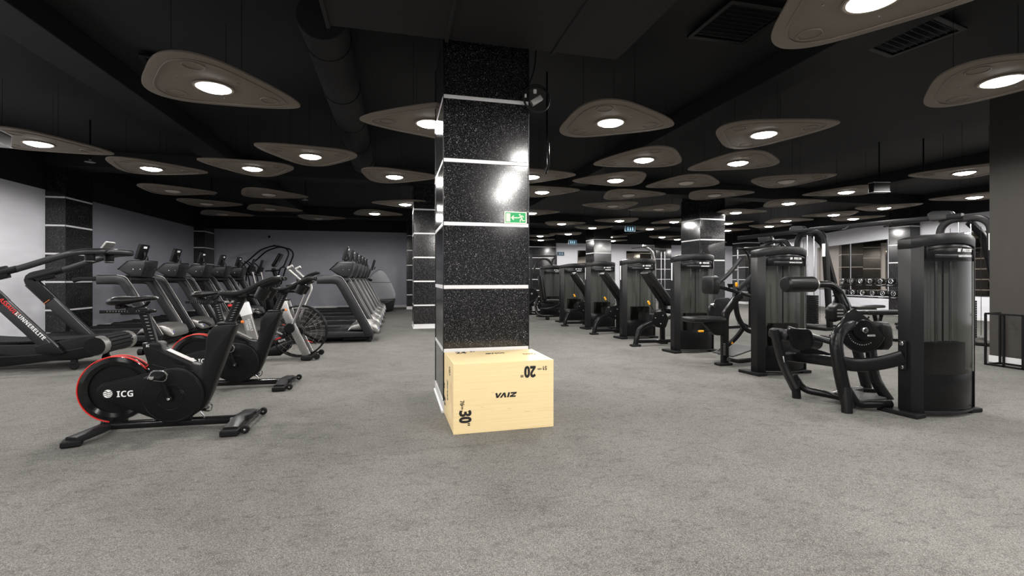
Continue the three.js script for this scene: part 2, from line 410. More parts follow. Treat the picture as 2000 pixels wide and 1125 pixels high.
function ceilingPanel(X, D, deg, lit) {
  const t = thing('light_panel', lit ? 'beige rounded triangular ceiling panel with a lit round lamp' : 'beige rounded triangular ceiling panel with its round lamp switched off', 'ceiling panel', X, D, deg * Math.PI / 180, lit ? 'ceiling panels with lit lamps' : 'ceiling panels with unlit lamps', LAMP_HEIGHT);
  const add = (name, key, mat, x = 0, z = 0) => { const m = new THREE.Mesh(panelParts[key], mat); m.name = name; m.position.set(x, 0, z); m.castShadow = m.receiveShadow = true; t.add(m); };
  add('board', 'board', boardMat); add('border_bead', 'bead', boardMat);
  for (const a of [0, 120, 240]) { const p = pol(a, a ? 0.43 : 0.45); add('corner_ring', 'ring', boardMat, p[0] * S, p[1] * S); }
  for (const a of [60, 180, 300]) { const p = pol(a, 0.27); add('screw', 'screw', M.steel, p[0], p[1]); add('hanger_rod', 'rod', M.black, p[0] * 1.15, p[1] * 1.15); }
  add('lamp_trim', 'trim', boardMat); add('lamp_lens', 'lens', lit ? glow : dead);
  if (lit) {
    const l = new THREE.SpotLight(new THREE.Color().setRGB(1, 0.975, 0.94), LAMP_CANDELA, 0, Math.PI / 2, 0.09, 2);
    l.name = 'lamp_light'; l.position.set(0, -0.05, 0); l.target.position.set(0, -1, 0); l.castShadow = true; l.shadow.radius = 3;
    t.add(l); t.add(l.target);
  }
}
const panelSpots = [[-1.57,4.72,30,1], [2.81,2.27,-28,1], [5.05,2.95,-48,1], [-4.37,7.22,35,1], [-3.67,8.45,13,1], [-2.15,8.08,-146,1], [-1.15,7.07,-143,1], [0.36,5.26,174,1], [-0.02,8.17,-8,1], [2.27,4.76,-3,1], [4.21,4.72,-46,1], [3.45,6.15,139,1], [4.89,5.99,124,1], [2.2,7.63,-22,1], [3.7,7.56,158,1], [2.8,8.94,-28,1], [5.02,7.46,129,0], [4.62,8.85,-19,0], [6.32,8.43,-34,0], [6.65,6.93,-58,0], [8.87,5.67,148,1], [11.78,7.35,138,1], [4.95,10.26,174,0], [6.27,10.45,148,0], [8.62,7.51,133,1], [8.66,8.96,-35,1], [8.55,10.55,-24,1], [11.47,9.0,-71,1], [11.4,10.3,145,1], [12.7,10.85,-61,1], [11.21,11.7,-24,1], [11.9,13.11,179,1], [10.0,12.68,-54,1], [11.47,14.6,-34,1], [8.15,12.72,124,1], [8.52,14.78,-60,1], [10.72,17.62,-40,1], [6.43,12.88,166,1], [5.04,14.04,-27,1], [6.46,14.94,-46,1], [5.67,18.36,-58,1], [6.46,17.25,166,1], [8.6,18.14,-40,1], [3.44,11.9,-26,1], [-0.54,12.97,15,1], [0.21,11.18,-176,1], [-4.21,10.54,7,0], [-4.19,12.18,0,0], [-2.5,10.53,17,0], [-2.99,12.72,20,0], [-2.13,14.35,-3,0], [-4.46,14.04,22,0]];
for (const p of panelSpots) ceilingPanel(...p);
for (const p of [[1.7, 1.62, 100], [1.9, 0.15, 140], [2.04, -1.1, -60], [-0.1, 1.2, 200], [-2.2, 1.9, 80], [-3.9, 3.0, 10], [-5.3, 4.5, 150], [-5.55, 6.2, 250], [-3.7, 0.4, 260], [-0.1, -0.8, 30], [-1.9, -1.4, 100], [3.7, 0.2, 75], [5.4, 0.7, 310], [4.1, -1.9, 10], [6.4, -1.3, 190], [0.2, -3.0, 60], [-4.0, -2.4, 120], [6.9, 2.4, 40], [-5.3, 1.4, 90], [9.2, 2.9, 15], [10.9, 4.3, 130], [12.6, 5.6, 250], [13.3, 3.4, 60], [11.4, 1.9, 330], [8.6, 0.2, 80], [12.4, -0.4, 200], [-5.4, -4.4, 20], [9.8, -2.6, 100], [3.0, -4.6, 50], [12.0, 18.5, 30], [9.6, 19.9, 200], [6.3, 20.3, 80], [14.7, 19.6, 10], [16.3, 18.6, 140], [3.2, 20.6, 300]]) ceilingPanel(...p, 1);

// ---------------------------------------------------------------- wooden plyo box in front of the first pillar
{
  const W = 0.762, H = 0.508, L = 0.555, T = 0.018;
  const wood = canvasTexture(1024, 512, (c, w, h) => {
    c.fillStyle = '#f3dba8'; c.fillRect(0, 0, w, h);
    for (let i = 0; i < 260; i++) {
      const y = rnd() * h, x = rnd() * w, l = 120 + rnd() * 500, d = rnd() < 0.5;
      c.strokeStyle = d ? `rgba(214,170,104,${0.05 + rnd() * 0.1})` : `rgba(255,240,205,${0.06 + rnd() * 0.12})`;
      c.lineWidth = 1 + rnd() * 5; c.beginPath(); c.moveTo(x, y); c.quadraticCurveTo(x + l / 2, y + (rnd() - 0.5) * 14, x + l, y + (rnd() - 0.5) * 8); c.stroke();
    }
    for (let i = 0; i < 5; i++) { c.strokeStyle = 'rgba(70,40,15,0.4)'; c.lineWidth = 1.5; const x = rnd() * w, y = rnd() * h; c.beginPath(); c.moveTo(x, y); c.lineTo(x + 20 + rnd() * 30, y + 2); c.stroke(); }
  });
  const ply = std(0xffffff, 0.5, 0, { map: wood });
  const t = thing('plyo_box', 'pale birch plywood jump box with black print, lying upside down against the pillar', 'jump box', 0.4007, 3.4058, 0.0173);
  const uvm = (g) => { const p = g.attributes.position, uv = g.attributes.uv, n = g.attributes.normal, ox = rnd(), oy = rnd(); for (let i = 0; i < p.count; i++) { const ax = Math.abs(n.getX(i)) > 0.7 ? p.getZ(i) : p.getX(i), ay = Math.abs(n.getY(i)) > 0.7 ? p.getZ(i) : p.getY(i); uv.setXY(i, ax / 0.9 + ox, ay / 0.5 + oy); } return g; };
  part(t, 'front_panel', [uvm(box(W, H, T, W / 2, H / 2, -T / 2, 0.002))], ply);
  part(t, 'back_panel', [uvm(box(W, H, T, W / 2, H / 2, -L + T / 2, 0.002))], ply);
  part(t, 'top_panel', [uvm(box(W - 0.002, T, L - 2 * T, W / 2, H - T / 2, -L / 2, 0.002))], ply);
  part(t, 'bottom_panel', [uvm(box(W - 0.002, T, L - 2 * T, W / 2, T / 2 + 0.001, -L / 2, 0.002))], ply);
  const side = (x) => {                                                     // end panel with a hand slot
    const hole = fil([[-0.245, 0.19], [-0.215, 0.19], [-0.215, 0.335], [-0.245, 0.335]].map(([a, b]) => [a + 0.1, b]), 0.014);
    const g = plate([[-L + T, T], [-T, T], [-T, H - T], [-L + T, H - T]], T, 0, 0.001, [hole]);
    g.rotateY(-Math.PI / 2);                                                // plate x -> +z ... faces sideways
    return g;
  };
  // plate x runs along depth: after rotateY(-90) x -> z
  const sp = part(t, 'end_panel', [uvm(side(0).translate(T / 2, 0, 0))], ply);
  again(t, sp, W - T, 0, 0);
  const maker = (h) => { const L = [[[0, 1], [1.1, 1], [1.1, 0.7], [0.5, 0.3], [1.1, 0.3], [1.1, 0], [0, 0], [0, 0.3], [0.6, 0.7], [0, 0.7]], [[1.25, 0], [1.6, 0], [1.6, 1], [1.25, 1]], [[1.7, 1], [2.07, 1], [2.3, 0.42], [2.53, 1], [2.9, 1], [2.48, 0], [2.12, 0]], [[2.75, 0], [3.12, 0], [3.35, 0.58], [3.58, 0], [3.95, 0], [3.53, 1], [3.17, 1]]]; return join(L.map((p) => plate(p.map(([x, y]) => [(x - 2 + 0.25 * (y - 0.5)) * h * 1.15, (y - 0.5) * h]), 0.0015, 0, 0))); };
  const front = (g, x, y, rot = 0) => rotZ(g, rot).translate(x, y, 0.0004);
  part(t, 'print', [front(text('20', 0.08, { sx: 0.74, bold: 0.003 }), 0.575, 0.425, Math.PI), front(text('"', 0.05, { sx: 0.8 }), 0.512, 0.395, Math.PI), front(text('51', 0.03, { sx: 0.8 }), 0.692, 0.447, Math.PI), front(text('cm', 0.016), 0.65, 0.442, Math.PI)], M.ink, 'black printed number 20" 51 cm, upside down');
  part(t, 'print', [front(maker(0.036), 0.385, 0.263, Math.PI)], M.ink, 'black printed maker name, upside down');
  part(t, 'print', [front(text('30', 0.082, { sx: 0.74, bold: 0.003 }), 0.087, 0.125, -Math.PI / 2), front(text('"', 0.05, { sx: 0.8 }), 0.112, 0.067, -Math.PI / 2), front(text('76', 0.03, { sx: 0.8 }), 0.064, 0.225, -Math.PI / 2), front(text('cm', 0.016), 0.064, 0.193, -Math.PI / 2)], M.ink, 'black printed number 30" 76 cm, turned sideways');
  const top = (g, x, d, rot = 0) => rotZ(g, rot).rotateX(-Math.PI / 2).translate(x, H + 0.0004, -d);
  part(t, 'print', [top(maker(0.036), 0.4, 0.4, 0), top(text('24', 0.084, { sx: 0.72 }), 0.13, 0.5, Math.PI / 2 * 0), top(text('61', 0.03), 0.23, 0.53)], M.ink, 'black print on the top face');
  part(t, 'stamp', [top(plate([[-0.05, -0.03], [0.05, -0.03], [0.05, 0.03], [-0.05, 0.03]], 0.001, 0, 0, [[[-0.042, -0.022], [0.042, -0.022], [0.042, 0.022], [-0.042, 0.022]]]), 0.66, 0.3), top(text('x x x', 0.02), 0.66, 0.3)], std(lin(0.3, 0.16, 0.08), 0.7), 'faded brown stamp');
  const left = (g, d, y, rot = 0) => rotZ(g, rot).rotateY(-Math.PI / 2).translate(-0.0004, y, -d);
  part(t, 'print', [left(maker(0.036), 0.33, 0.24, -Math.PI / 2), left(text('24', 0.07, { sx: 0.72 }), 0.5, 0.12, -Math.PI / 2), left(text('51', 0.03), 0.53, 0.24, -Math.PI / 2)], M.ink, 'black print on the end face');
  part(t, 'stamp', [left(plate(circle(0.035), 0.001, 0, 0, [circle(0.027)]), 0.2, 0.42), left(text('x', 0.03), 0.2, 0.42)], M.ink, 'small round stamp');
}

// ---------------------------------------------------------------- exit sign on the pillar
{
  const t = thing('exit_sign', 'green emergency exit sign with running figure and left arrow on the pillar', 'exit sign', 0.3854 + PW - 0.12, 3.984 - 0.004, 0, undefined, 1.648);
  part(t, 'backing', [box(0.2, 0.104, 0.006, 0, 0, 0, 0.002)], M.white);
  const m = canvasTexture(512, 266, (c, w, h) => {
    c.fillStyle = '#f2f8d8'; c.fillRect(0, 0, w, h);
    c.fillStyle = '#12a05c'; c.fillRect(20, 18, w - 40, h - 36);
    c.fillStyle = '#eef5cf'; c.fillRect(36, 38, 98, 190);
    c.lineWidth = 24; c.strokeStyle = '#eef5cf'; c.lineCap = 'butt';
    c.beginPath(); c.moveTo(170, 136); c.lineTo(298, 136); c.stroke();
    c.lineJoin = 'miter'; c.beginPath(); c.moveTo(214, 88); c.lineTo(166, 136); c.lineTo(214, 184); c.stroke();
    c.fillStyle = '#eef5cf'; c.beginPath(); c.arc(352, 62, 19, 0, 7); c.fill();
    c.lineWidth = 21; c.lineCap = 'round'; c.lineJoin = 'round';
    c.beginPath(); c.moveTo(312, 136); c.lineTo(352, 132); c.lineTo(372, 90); c.lineTo(414, 88); c.lineTo(440, 112); c.stroke();
    c.lineWidth = 30; c.beginPath(); c.moveTo(378, 100); c.lineTo(406, 158); c.stroke();
    c.lineWidth = 22; c.beginPath(); c.moveTo(396, 160); c.lineTo(366, 182); c.lineTo(362, 222); c.stroke();
    c.beginPath(); c.moveTo(410, 160); c.lineTo(420, 200); c.lineTo(464, 198); c.stroke();
  });
  part(t, 'sign_face', [new THREE.PlaneGeometry(0.196, 0.1).translate(0, 0, 0.0034)], std(0xffffff, 0.55, 0, { map: m }), 'printed pictogram');
}

// ---------------------------------------------------------------- spin bikes
function saddle(t, x, y, k = 1, mat = M.vinyl) {
  part(t, 'saddle', [loft([[x - 0.155 * k, y - 0.015, 0.006, 0.03], [x - 0.145 * k, y - 0.01, 0.026, 0.075], [x - 0.1 * k, y - 0.004, 0.035, 0.1], [x - 0.04 * k, y - 0.002, 0.03, 0.085], [x + 0.02 * k, y + 0.004, 0.022, 0.05], [x + 0.08 * k, y + 0.012, 0.018, 0.03], [x + 0.13 * k, y + 0.014, 0.016, 0.025], [x + 0.15 * k, y + 0.01, 0.005, 0.014]], 14)], mat);
  part(t, 'saddle_rail', [tube([[x - 0.09 * k, y - 0.035, 0.03], [x - 0.03, y - 0.06, 0.022], [x + 0.06, y - 0.05, 0.02], [x + 0.09, y - 0.01, 0.015]], 0.006, 0.03, 6), tube([[x - 0.09 * k, y - 0.035, -0.03], [x - 0.03, y - 0.06, -0.022], [x + 0.06, y - 0.05, -0.02], [x + 0.09, y - 0.01, -0.015]], 0.006, 0.03, 6), box(0.05, 0.04, 0.06, x - 0.01, y - 0.07, 0)], M.black);
}
function pedal(t, x, y, z, s) {
  const a = part(t, 'pedal', [box(0.1, 0.02, 0.075, x, y, z, 0.006), box(0.03, 0.028, 0.09, x, y, z, 0.006)], M.darkGrey);
  part(a, 'toe_cage', [tube([[x - 0.03, y - 0.02, z - 0.035], [x + 0.06, y - 0.035, z - 0.03], [x + 0.085, y + 0.02, z], [x + 0.06, y + 0.05, z + 0.02], [x, y + 0.055, z + 0.03], [x - 0.02, y, z + 0.04]], 0.006, 0.03, 6), drum(0.014, 0.03, x + 0.01, y + 0.01, z + 0.05 * s, 'z', 10)], M.chrome);
}
function spinBike(label, X, D) {
  const t = thing('spin_bike', label, 'exercise bike', X, D, 0, 'spin bikes in a row');
  // flywheel with guard
  const FX = -0.405, FY = 0.327;
  part(t, 'flywheel', [drum(0.19, 0.03, FX, FY, 0, 'z', 40), drum(0.05, 0.08, FX, FY, 0, 'z', 20)], M.black);
  const guard = part(t, 'flywheel_guard', [lathe([[0.172, -0.03], [0.2, -0.042], [0.226, -0.036], [0.232, 0], [0.226, 0.036], [0.2, 0.042], [0.172, 0.03], [0.168, 0], [0.172, -0.03]], 64, 'z', FX, FY, 0)], M.blackGloss);
  const arc = circle(0.235, FX, FY, 44, 0.62, 4.55).map(([a, b]) => [a, b]);
  const redPath = (z) => [[-0.193, 0.53], [-0.198, 0.5], [-0.207, 0.484], [-0.222, 0.478], ...arc].map(([a, b]) => new THREE.Vector3(a, b, z));
  part(guard, 'red_edge', [sweep(redPath(0.03), rrect(0.007, 0.014, 0.002), [0, 0, 1]), sweep(redPath(-0.03), rrect(0.007, 0.014, 0.002), [0, 0, 1])], M.red, 'red edge line');
  part(t, 'rear_fender', [sweep([[-0.185, 0.56], [-0.2, 0.5], [-0.225, 0.472], [-0.26, 0.482], [-0.3, 0.51]].map(([a, b]) => new THREE.Vector3(a, b, 0)), rrect(0.02, 0.07, 0.006), [0, 0, 1])], M.blackSatin);
  // frame
  const fr = fil([[-0.24, 0.658], [-0.112, 0.662], [-0.1, 0.6], [0.095, 0.492], [0.15, 0.478], [0.17, 0.55], [0.178, 0.69], [0.228, 0.775], [0.38, 0.782], [0.375, 0.755], [0.29, 0.5], [0.205, 0.25], [0.16, 0.15], [0.06, 0.1], [-0.06, 0.09], [-0.15, 0.14], [-0.2, 0.3], [-0.185, 0.45], [-0.205, 0.52], [-0.235, 0.62]], 0.03);
  part(t, 'frame', [plate(fr, 0.11, 0, 0.018, [fil([[-0.12, 0.52], [-0.105, 0.565], [0.06, 0.478], [0.02, 0.468]], 0.008)])], M.black);
  part(t, 'frame_web', [plate([[-0.125, 0.515], [-0.1, 0.57], [0.065, 0.482], [0.02, 0.462]], 0.05, 0, 0.004)], M.blackSatin);
  part(t, 'top_tube_trim', [box(0.2, 0.004, 0.07, 0.0, 0.549, 0, 0.001, [0, 0, -0.505])], M.steel, 'grey top tube trim');
  part(t, 'trim_line', [bar([[-0.165, 0.5, 0.058], [-0.06, 0.462, 0.058], [0.12, 0.435, 0.058]], 0.006, 0.006, 0.05, [0, 0, 1], 0.002)], M.graphite);
  part(t, 'seat_tube_print', [text('IC', 0.016).translate(-0.195, 0.635, 0.0555)], M.printWhite);
  // belt cover
  const hull = [...circle(0.205, -0.03, 0.27, 26, -1.75, 1.9), ...circle(0.062, -0.44, 0.32, 12, 1.8, 4.5)];
  for (const z of [0.062, -0.062]) {
    const c = part(t, 'belt_cover', [plate(hull, 0.045, z, 0.012)], M.black);
    const s = Math.sign(z);
    part(c, 'crank_ring', [new THREE.TorusGeometry(0.087, 0.004, 6, 40).translate(-0.036, 0.255, z + s * 0.022), new THREE.TorusGeometry(0.185, 0.003, 6, 48).translate(-0.03, 0.27, z + s * 0.021), drum(0.082, 0.012, -0.036, 0.255, z + s * 0.018, 'z', 32)], M.blackSatin);
    if (s > 0) {
      part(c, 'logo', [text('ICG', 0.043, { sx: 1.02 }).translate(-0.322, 0.302, 0.085)], M.printWhite, 'white ICG lettering');
      const em = part(c, 'emblem', [plate(circle(0.0285, -0.426, 0.308, 28), 0.0025, 0.0855, 0)], M.printWhite, 'round white swirl emblem');
      part(em, 'emblem_wave', [0.013, -0.001, -0.014].map((dy, i) => sweep(curve([[-0.458, 0.305 + dy, 0.0871], [-0.438, 0.314 + dy, 0.0871], [-0.422, 0.301 + dy, 0.0871], [-0.396, 0.316 + dy, 0.0871]], 14), rrect(0.0045 - i * 0.0005, 0.001, 0.0003), [0, 0, 1])), M.ink);
    }
  }
  part(t, 'belt_cover_seam', [bar([[-0.46, 0.378, 0.086], [-0.25, 0.425, 0.086], [-0.13, 0.452, 0.086]], 0.004, 0.004, 0.1, [0, 0, 1], 0.001)], M.graphite);
  // cranks and pedals
  const c1 = part(t, 'crank_arm', [bar([[-0.036, 0.255, 0.115], [-0.09, 0.415, 0.125]], 0.026, 0.016, 0.01), drum(0.02, 0.05, -0.036, 0.255, 0.1, 'z', 14)], M.black);
  part(c1, 'crank_bolt', [drum(0.009, 0.008, -0.036, 0.255, 0.127, 'z', 10)], M.chrome);
  part(t, 'crank_arm', [bar([[-0.036, 0.255, -0.115], [0.045, 0.1, -0.125]], 0.026, 0.016, 0.01), drum(0.02, 0.05, -0.036, 0.255, -0.1, 'z', 14)], M.black);
  pedal(t, -0.1, 0.425, 0.185, 1); pedal(t, 0.06, 0.1, -0.185, -1);
  // seat
  part(t, 'seat_post', [bar([[-0.245, 0.9, 0], [-0.178, 0.62, 0]], 0.068, 0.04, 0.01)], M.black);
  part(t, 'seat_scale', Array.from({ length: 9 }, (_, i) => box(0.022, 0.006, 0.002, -0.226 + i * 0.0062, 0.85 - i * 0.024, 0.0205, 0.001)), M.steel, 'height marks');
  part(t, 'seat_slider', [box(0.335, 0.022, 0.05, -0.338, 0.883, 0, 0.006), box(0.16, 0.02, 0.06, -0.3, 0.87, 0, 0.005), box(0.02, 0.024, 0.052, -0.5, 0.883, 0, 0.004)], M.blackSatin);
  part(t, 'slider_scale', Array.from({ length: 12 }, (_, i) => box(0.004, 0.008, 0.002, -0.46 + i * 0.018, 0.886, 0.0258, 0.0005)), M.steel);
  part(t, 'saddle_clamp', [drum(0.016, 0.09, -0.39, 0.917, 0, 'z', 12), box(0.04, 0.03, 0.04, -0.33, 0.905, 0)], M.black);
  saddle(t, -0.3, 0.965);
  part(t, 'adjust_knob', [drum(0.026, 0.04, -0.26, 0.585, 0, 'x', 16), drum(0.012, 0.06, -0.23, 0.585, 0, 'x', 10)], M.black);
  // handlebar
  part(t, 'handlebar_post', [bar([[0.3, 0.74, 0], [0.405, 0.985, 0]], 0.066, 0.045, 0.01)], M.black);
  part(t, 'post_scale', Array.from({ length: 9 }, (_, i) => box(0.02, 0.004, 0.002, 0.326 + i * 0.0078, 0.79 + i * 0.0185, 0.0232, 0.001, [0, 0, 0.2])), M.steel, 'height marks');
  part(t, 'post_collar', [box(0.13, 0.016, 0.09, 0.31, 0.784, 0, 0.005)], M.graphite);
  const hb = [];
  for (const s of [1, -1]) {
    hb.push(tube([[0.4, 1.0, 0.02 * s], [0.31, 1.012, 0.1 * s], [0.31, 1.013, 0.2 * s], [0.455, 1.01, 0.215 * s], [0.6, 1.095, 0.215 * s], [0.66, 1.125, 0.19 * s], [0.685, 1.12, 0.12 * s]], 0.017, 0.06));
    hb.push(tube([[0.455, 1.01, 0.06 * s], [0.6, 1.09, 0.06 * s], [0.69, 1.125, 0.055 * s]], 0.016, 0.05));
    hb.push(tube([[0.45, 1.005, 0.215 * s], [0.45, 1.0, 0.0]], 0.015, 0.02));
  }
  part(t, 'handlebar', hb, M.rubber);
  part(t, 'handlebar_slider', [box(0.3, 0.025, 0.06, 0.44, 0.985, 0, 0.006)], M.black);
  for (const s of [1, -1]) part(t, 'bottle_holder', [lathe([[0.036, 0], [0.043, 0.005], [0.047, 0.09], [0.043, 0.09], [0.036, 0.012], [0, 0.012]], 18, 'y', 0, 0, 0).rotateZ(-0.5).translate(0.55, 0.965, 0.105 * s)], M.black);
  part(t, 'computer', [box(0.11, 0.02, 0.1, 0.62, 1.11, 0, 0.006, [0, 0, 0.6])], M.blackGloss);
  part(t, 'brake_lever', [bar([[0.2, 0.77, 0.02], [0.16, 0.8, 0.02], [0.12, 0.795, 0.02]], 0.02, 0.025, 0.03), drum(0.012, 0.03, 0.395, 0.793, 0.03, 'x', 10)], M.blackSatin);
  part(t, 'lever_tip', [drum(0.012, 0.02, 0.418, 0.793, 0.03, 'x', 10)], M.orange, 'orange lever tip');
  // base
  part(t, 'base_rail', [bar([[-0.5, 0.062, 0], [0.36, 0.05, 0]], 0.05, 0.075, 0.01)], M.blackGloss);
  part(t, 'base_mount', [plate(fil([[-0.08, 0.07], [0.06, 0.07], [0.075, 0.13], [-0.1, 0.13]], 0.01), 0.08, 0, 0.006)], M.black);
  part(t, 'wheel_bracket', [plate(fil([[-0.5, 0.06], [-0.36, 0.06], [-0.34, 0.13], [-0.4, 0.15]], 0.01), 0.06, 0, 0.006)], M.blackSatin);
  part(t, 'rear_stabilizer', [bar([[-0.55, 0.042, 0.25], [-0.49, 0.055, 0.1], [-0.47, 0.06, 0], [-0.49, 0.055, -0.1], [-0.55, 0.042, -0.25]], 0.095, 0.045, 0.06, [0, 1, 0])], M.graphite);
  for (const s of [1, -1]) part(t, 'stabilizer_foot', [box(0.11, 0.04, 0.1, -0.555, 0.024, 0.235 * s, 0.01, [0, 0.35 * s, 0])], M.rubber);
  part(t, 'front_stabilizer', [bar([[0.4, 0.04, 0.24], [0.4, 0.05, 0.08], [0.37, 0.055, 0], [0.4, 0.05, -0.08], [0.4, 0.04, -0.24]], 0.1, 0.04, 0.06, [0, 1, 0])], M.graphite);
  for (const s of [1, -1]) part(t, 'stabilizer_foot', [box(0.12, 0.042, 0.09, 0.4, 0.024, 0.245 * s, 0.01)], M.rubber);
  part(t, 'wheel_axle', [drum(0.012, 0.5, 0.48, 0.045, 0, 'z', 10)], M.blackSatin);
  for (const s of [1, -1]) { const w = part(t, 'transport_wheel', [drum(0.03, 0.03, 0.495, 0.036, 0.24 * s, 'z', 20)], M.rubber); part(w, 'wheel_bolt', [drum(0.009, 0.036, 0.495, 0.036, 0.24 * s, 'z', 8)], M.chrome); }
  part(t, 'hanging_cage', [tube([[0.13, 0.13, 0.02], [0.16, 0.09, 0.02], [0.14, 0.03, 0.02]], 0.006, 0.02, 6)], M.chrome);
  return t;
}
const bikeA = spinBike('black spin bike with red edged flywheel guard and white ICG print, no bike before it', -1.55, 4.02);
dup(bikeA, -1.53, 5.39, 0, 'black spin bike with red edged flywheel guard, standing next to the fan bike');

// ---------------------------------------------------------------- fan bike
{
  const t = thing('fan_bike', 'silver and black air bike with large caged fan wheel beside the treadmill row', 'exercise bike', -1.55, 7.15);
  const FX = 0.25, FY = 0.385, R = 0.35;
  const cage = part(t, 'fan_cage', [0.05, -0.05].flatMap((z) => [new THREE.TorusGeometry(R, 0.011, 8, 56).translate(FX, FY, z)]), M.black);
  for (const z of [0.055, -0.055]) {
    part(cage, 'cage_wires', [0.08, 0.15, 0.22, 0.29].map((r) => new THREE.TorusGeometry(r, 0.0013, 4, 40).translate(FX, FY, z)).concat(Array.from({ length: 30 }, (_, i) => { const a = i / 30 * 6.2832; return new THREE.BoxGeometry(R - 0.05, 0.0018, 0.0018).translate((R + 0.05) / 2, 0, 0).rotateZ(a).translate(FX, FY, z); })), M.steel);
  }
  const fan = part(t, 'fan_hub', [drum(0.06, 0.11, FX, FY, 0, 'z', 24)], M.black);
  for (let i = 0; i < 8; i++) part(fan, 'fan_blade', [box(0.24, 0.05, 0.006, 0.18, 0, 0, 0.002, [0.6, 0, 0]).rotateZ(i / 8 * 6.2832 + 0.2).translate(FX, FY, 0)], M.darkGrey);
  part(t, 'red_stripe', [box(0.1, 0.008, 0.004, 0.31 + 0.07, 0.245, 0.06, 0.002, [0, 0, -0.4])], M.red, 'red stripe');
  part(t, 'red_stripe', [box(0.1, 0.008, 0.004, 0.08, 0.47, 0.06, 0.002, [0, 0, -0.4])], M.red, 'red stripe');
  for (const s of [1, -1]) part(t, 'front_leg', [bar([[0.05, 0.8, 0.1 * s], [0.1, 0.62, 0.115 * s], [0.36, 0.06, 0.12 * s]], 0.105, 0.05, 0.2)], M.silver, 'brushed silver front leg');
  part(t, 'leg_cap', [box(0.12, 0.025, 0.27, 0.045, 0.815, 0, 0.008, [0, 0, 0.25])], M.black);
  part(t, 'front_stabilizer', [box(0.14, 0.05, 0.5, 0.37, 0.035, 0, 0.012)], M.rubber);
  for (const s of [1, -1]) part(t, 'transport_wheel', [drum(0.04, 0.04, 0.5, 0.05, 0.2 * s, 'z', 18), bar([[0.4, 0.05, 0.2 * s], [0.5, 0.05, 0.2 * s]], 0.02, 0.03, 0.01)], M.rubber);
  part(t, 'housing', [loft([[-0.24, 0.21, 0.03, 0.02], [-0.22, 0.215, 0.055, 0.05], [-0.1, 0.26, 0.065, 0.06], [0.05, 0.31, 0.065, 0.06], [0.16, 0.36, 0.06, 0.05]], 14, 3)], M.graphite);
  part(t, 'housing_print', [text('ELITE', 0.026).rotateZ(0.27).translate(0.03, 0.268, 0.0635)], M.printWhite, 'white lettering');
  part(t, 'housing_mark', [plate([[-0.04, 0], [0.07, 0.012], [0.08, 0.034], [-0.02, 0.02]], 0.002, 0, 0).rotateZ(0.25).translate(-0.02, 0.28, 0.0635)], M.red, 'red swoosh');
  part(t, 'lower_tube', [tube([[-0.8, 0.07, 0], [-0.25, 0.1, 0], [0.16, 0.25, 0.02]], 0.042, 0.12, 14)], M.graphite);
  part(t, 'belly', [loft([[-0.32, 0.12, 0.03, 0.02], [-0.2, 0.11, 0.06, 0.05], [0.0, 0.14, 0.09, 0.055], [0.14, 0.24, 0.08, 0.05]], 14, 3)], M.black);
  part(t, 'crank_box', [drum(0.07, 0.12, 0.14, 0.44, 0.1, 'z', 20), drum(0.045, 0.14, 0.06, 0.36, 0.1, 'z', 16)], M.black);
  for (const s of [1, -1]) {
    const a = part(t, 'moving_arm', [tube([[0.19, 0.5, 0.17 * s], [0.29, 0.75, 0.19 * s], [0.365, 0.93, 0.21 * s], [0.36, 1.03, 0.22 * s], [0.26, 1.13, 0.24 * s], [0.15, 1.24, 0.26 * s]], 0.018, 0.12)], M.silver, 'silver moving arm');
    part(a, 'hand_grip', [tube([[0.14, 1.25, 0.27 * s], [0.21, 1.285, 0.27 * s]], 0.022, 0.02)], M.steel);
    part(t, 'side_handle', [tube([[0.1, 1.02, 0.14 * s], [0.22, 1.03, 0.16 * s], [0.4, 1.18, 0.16 * s], [0.49, 1.2, 0.12 * s]], 0.019, 0.06)], M.rubber);
    pedal(t, s > 0 ? -0.07 : 0.2, s > 0 ? 0.43 : 0.3, 0.22 * s, s);
    part(t, 'crank_arm', [bar([[0.06, 0.36, 0.17 * s], [s > 0 ? -0.06 : 0.18, s > 0 ? 0.42 : 0.3, 0.18 * s]], 0.025, 0.015, 0.01)], M.steel);
  }
  part(t, 'mast', [tube([[0.07, 0.78, 0], [0.02, 0.95, 0], [0.2, 1.05, 0]], 0.028, 0.08)], M.steel);
  part(t, 'display', [box(0.14, 0.05, 0.2, 0.36, 1.06, 0.02, 0.012, [0, 0, 0.5]), box(0.1, 0.06, 0.16, 0.26, 1.0, 0.02, 0.012, [0, 0, 0.5])], M.black);
  part(t, 'seat_tube', [bar([[-0.47, 0.79, 0], [-0.3, 0.14, 0]], 0.125, 0.08, 0.02)], M.silver, 'silver seat tube');
  part(t, 'seat_tube_cover', [bar([[-0.468, 0.78, 0.0], [-0.425, 0.62, 0.0]], 0.13, 0.088, 0.02)], M.white, 'white seat tube top');
  part(t, 'seat_tube_print', [text('ASSAULT', 0.03).rotateZ(-1.31).translate(-0.372, 0.49, 0.041), text('FITNESS', 0.026).rotateZ(-1.31).translate(-0.41, 0.48, 0.041)], M.printWhite, 'white lettering');
  part(t, 'seat_slider', [box(0.34, 0.03, 0.05, -0.62, 0.805, 0, 0.006)], M.steel);
  part(t, 'seat_knob', [drum(0.028, 0.03, -0.62, 0.755, 0.03, 'y', 16)], M.red, 'red knob');
  part(t, 'seat_post', [bar([[-0.62, 0.8, 0], [-0.63, 0.86, 0]], 0.05, 0.05, 0.01)], M.black);
  saddle(t, -0.6, 0.93, 1.15);
  part(t, 'rear_stabilizer', [box(0.12, 0.05, 0.5, -0.8, 0.035, 0, 0.012)], M.rubber);
}

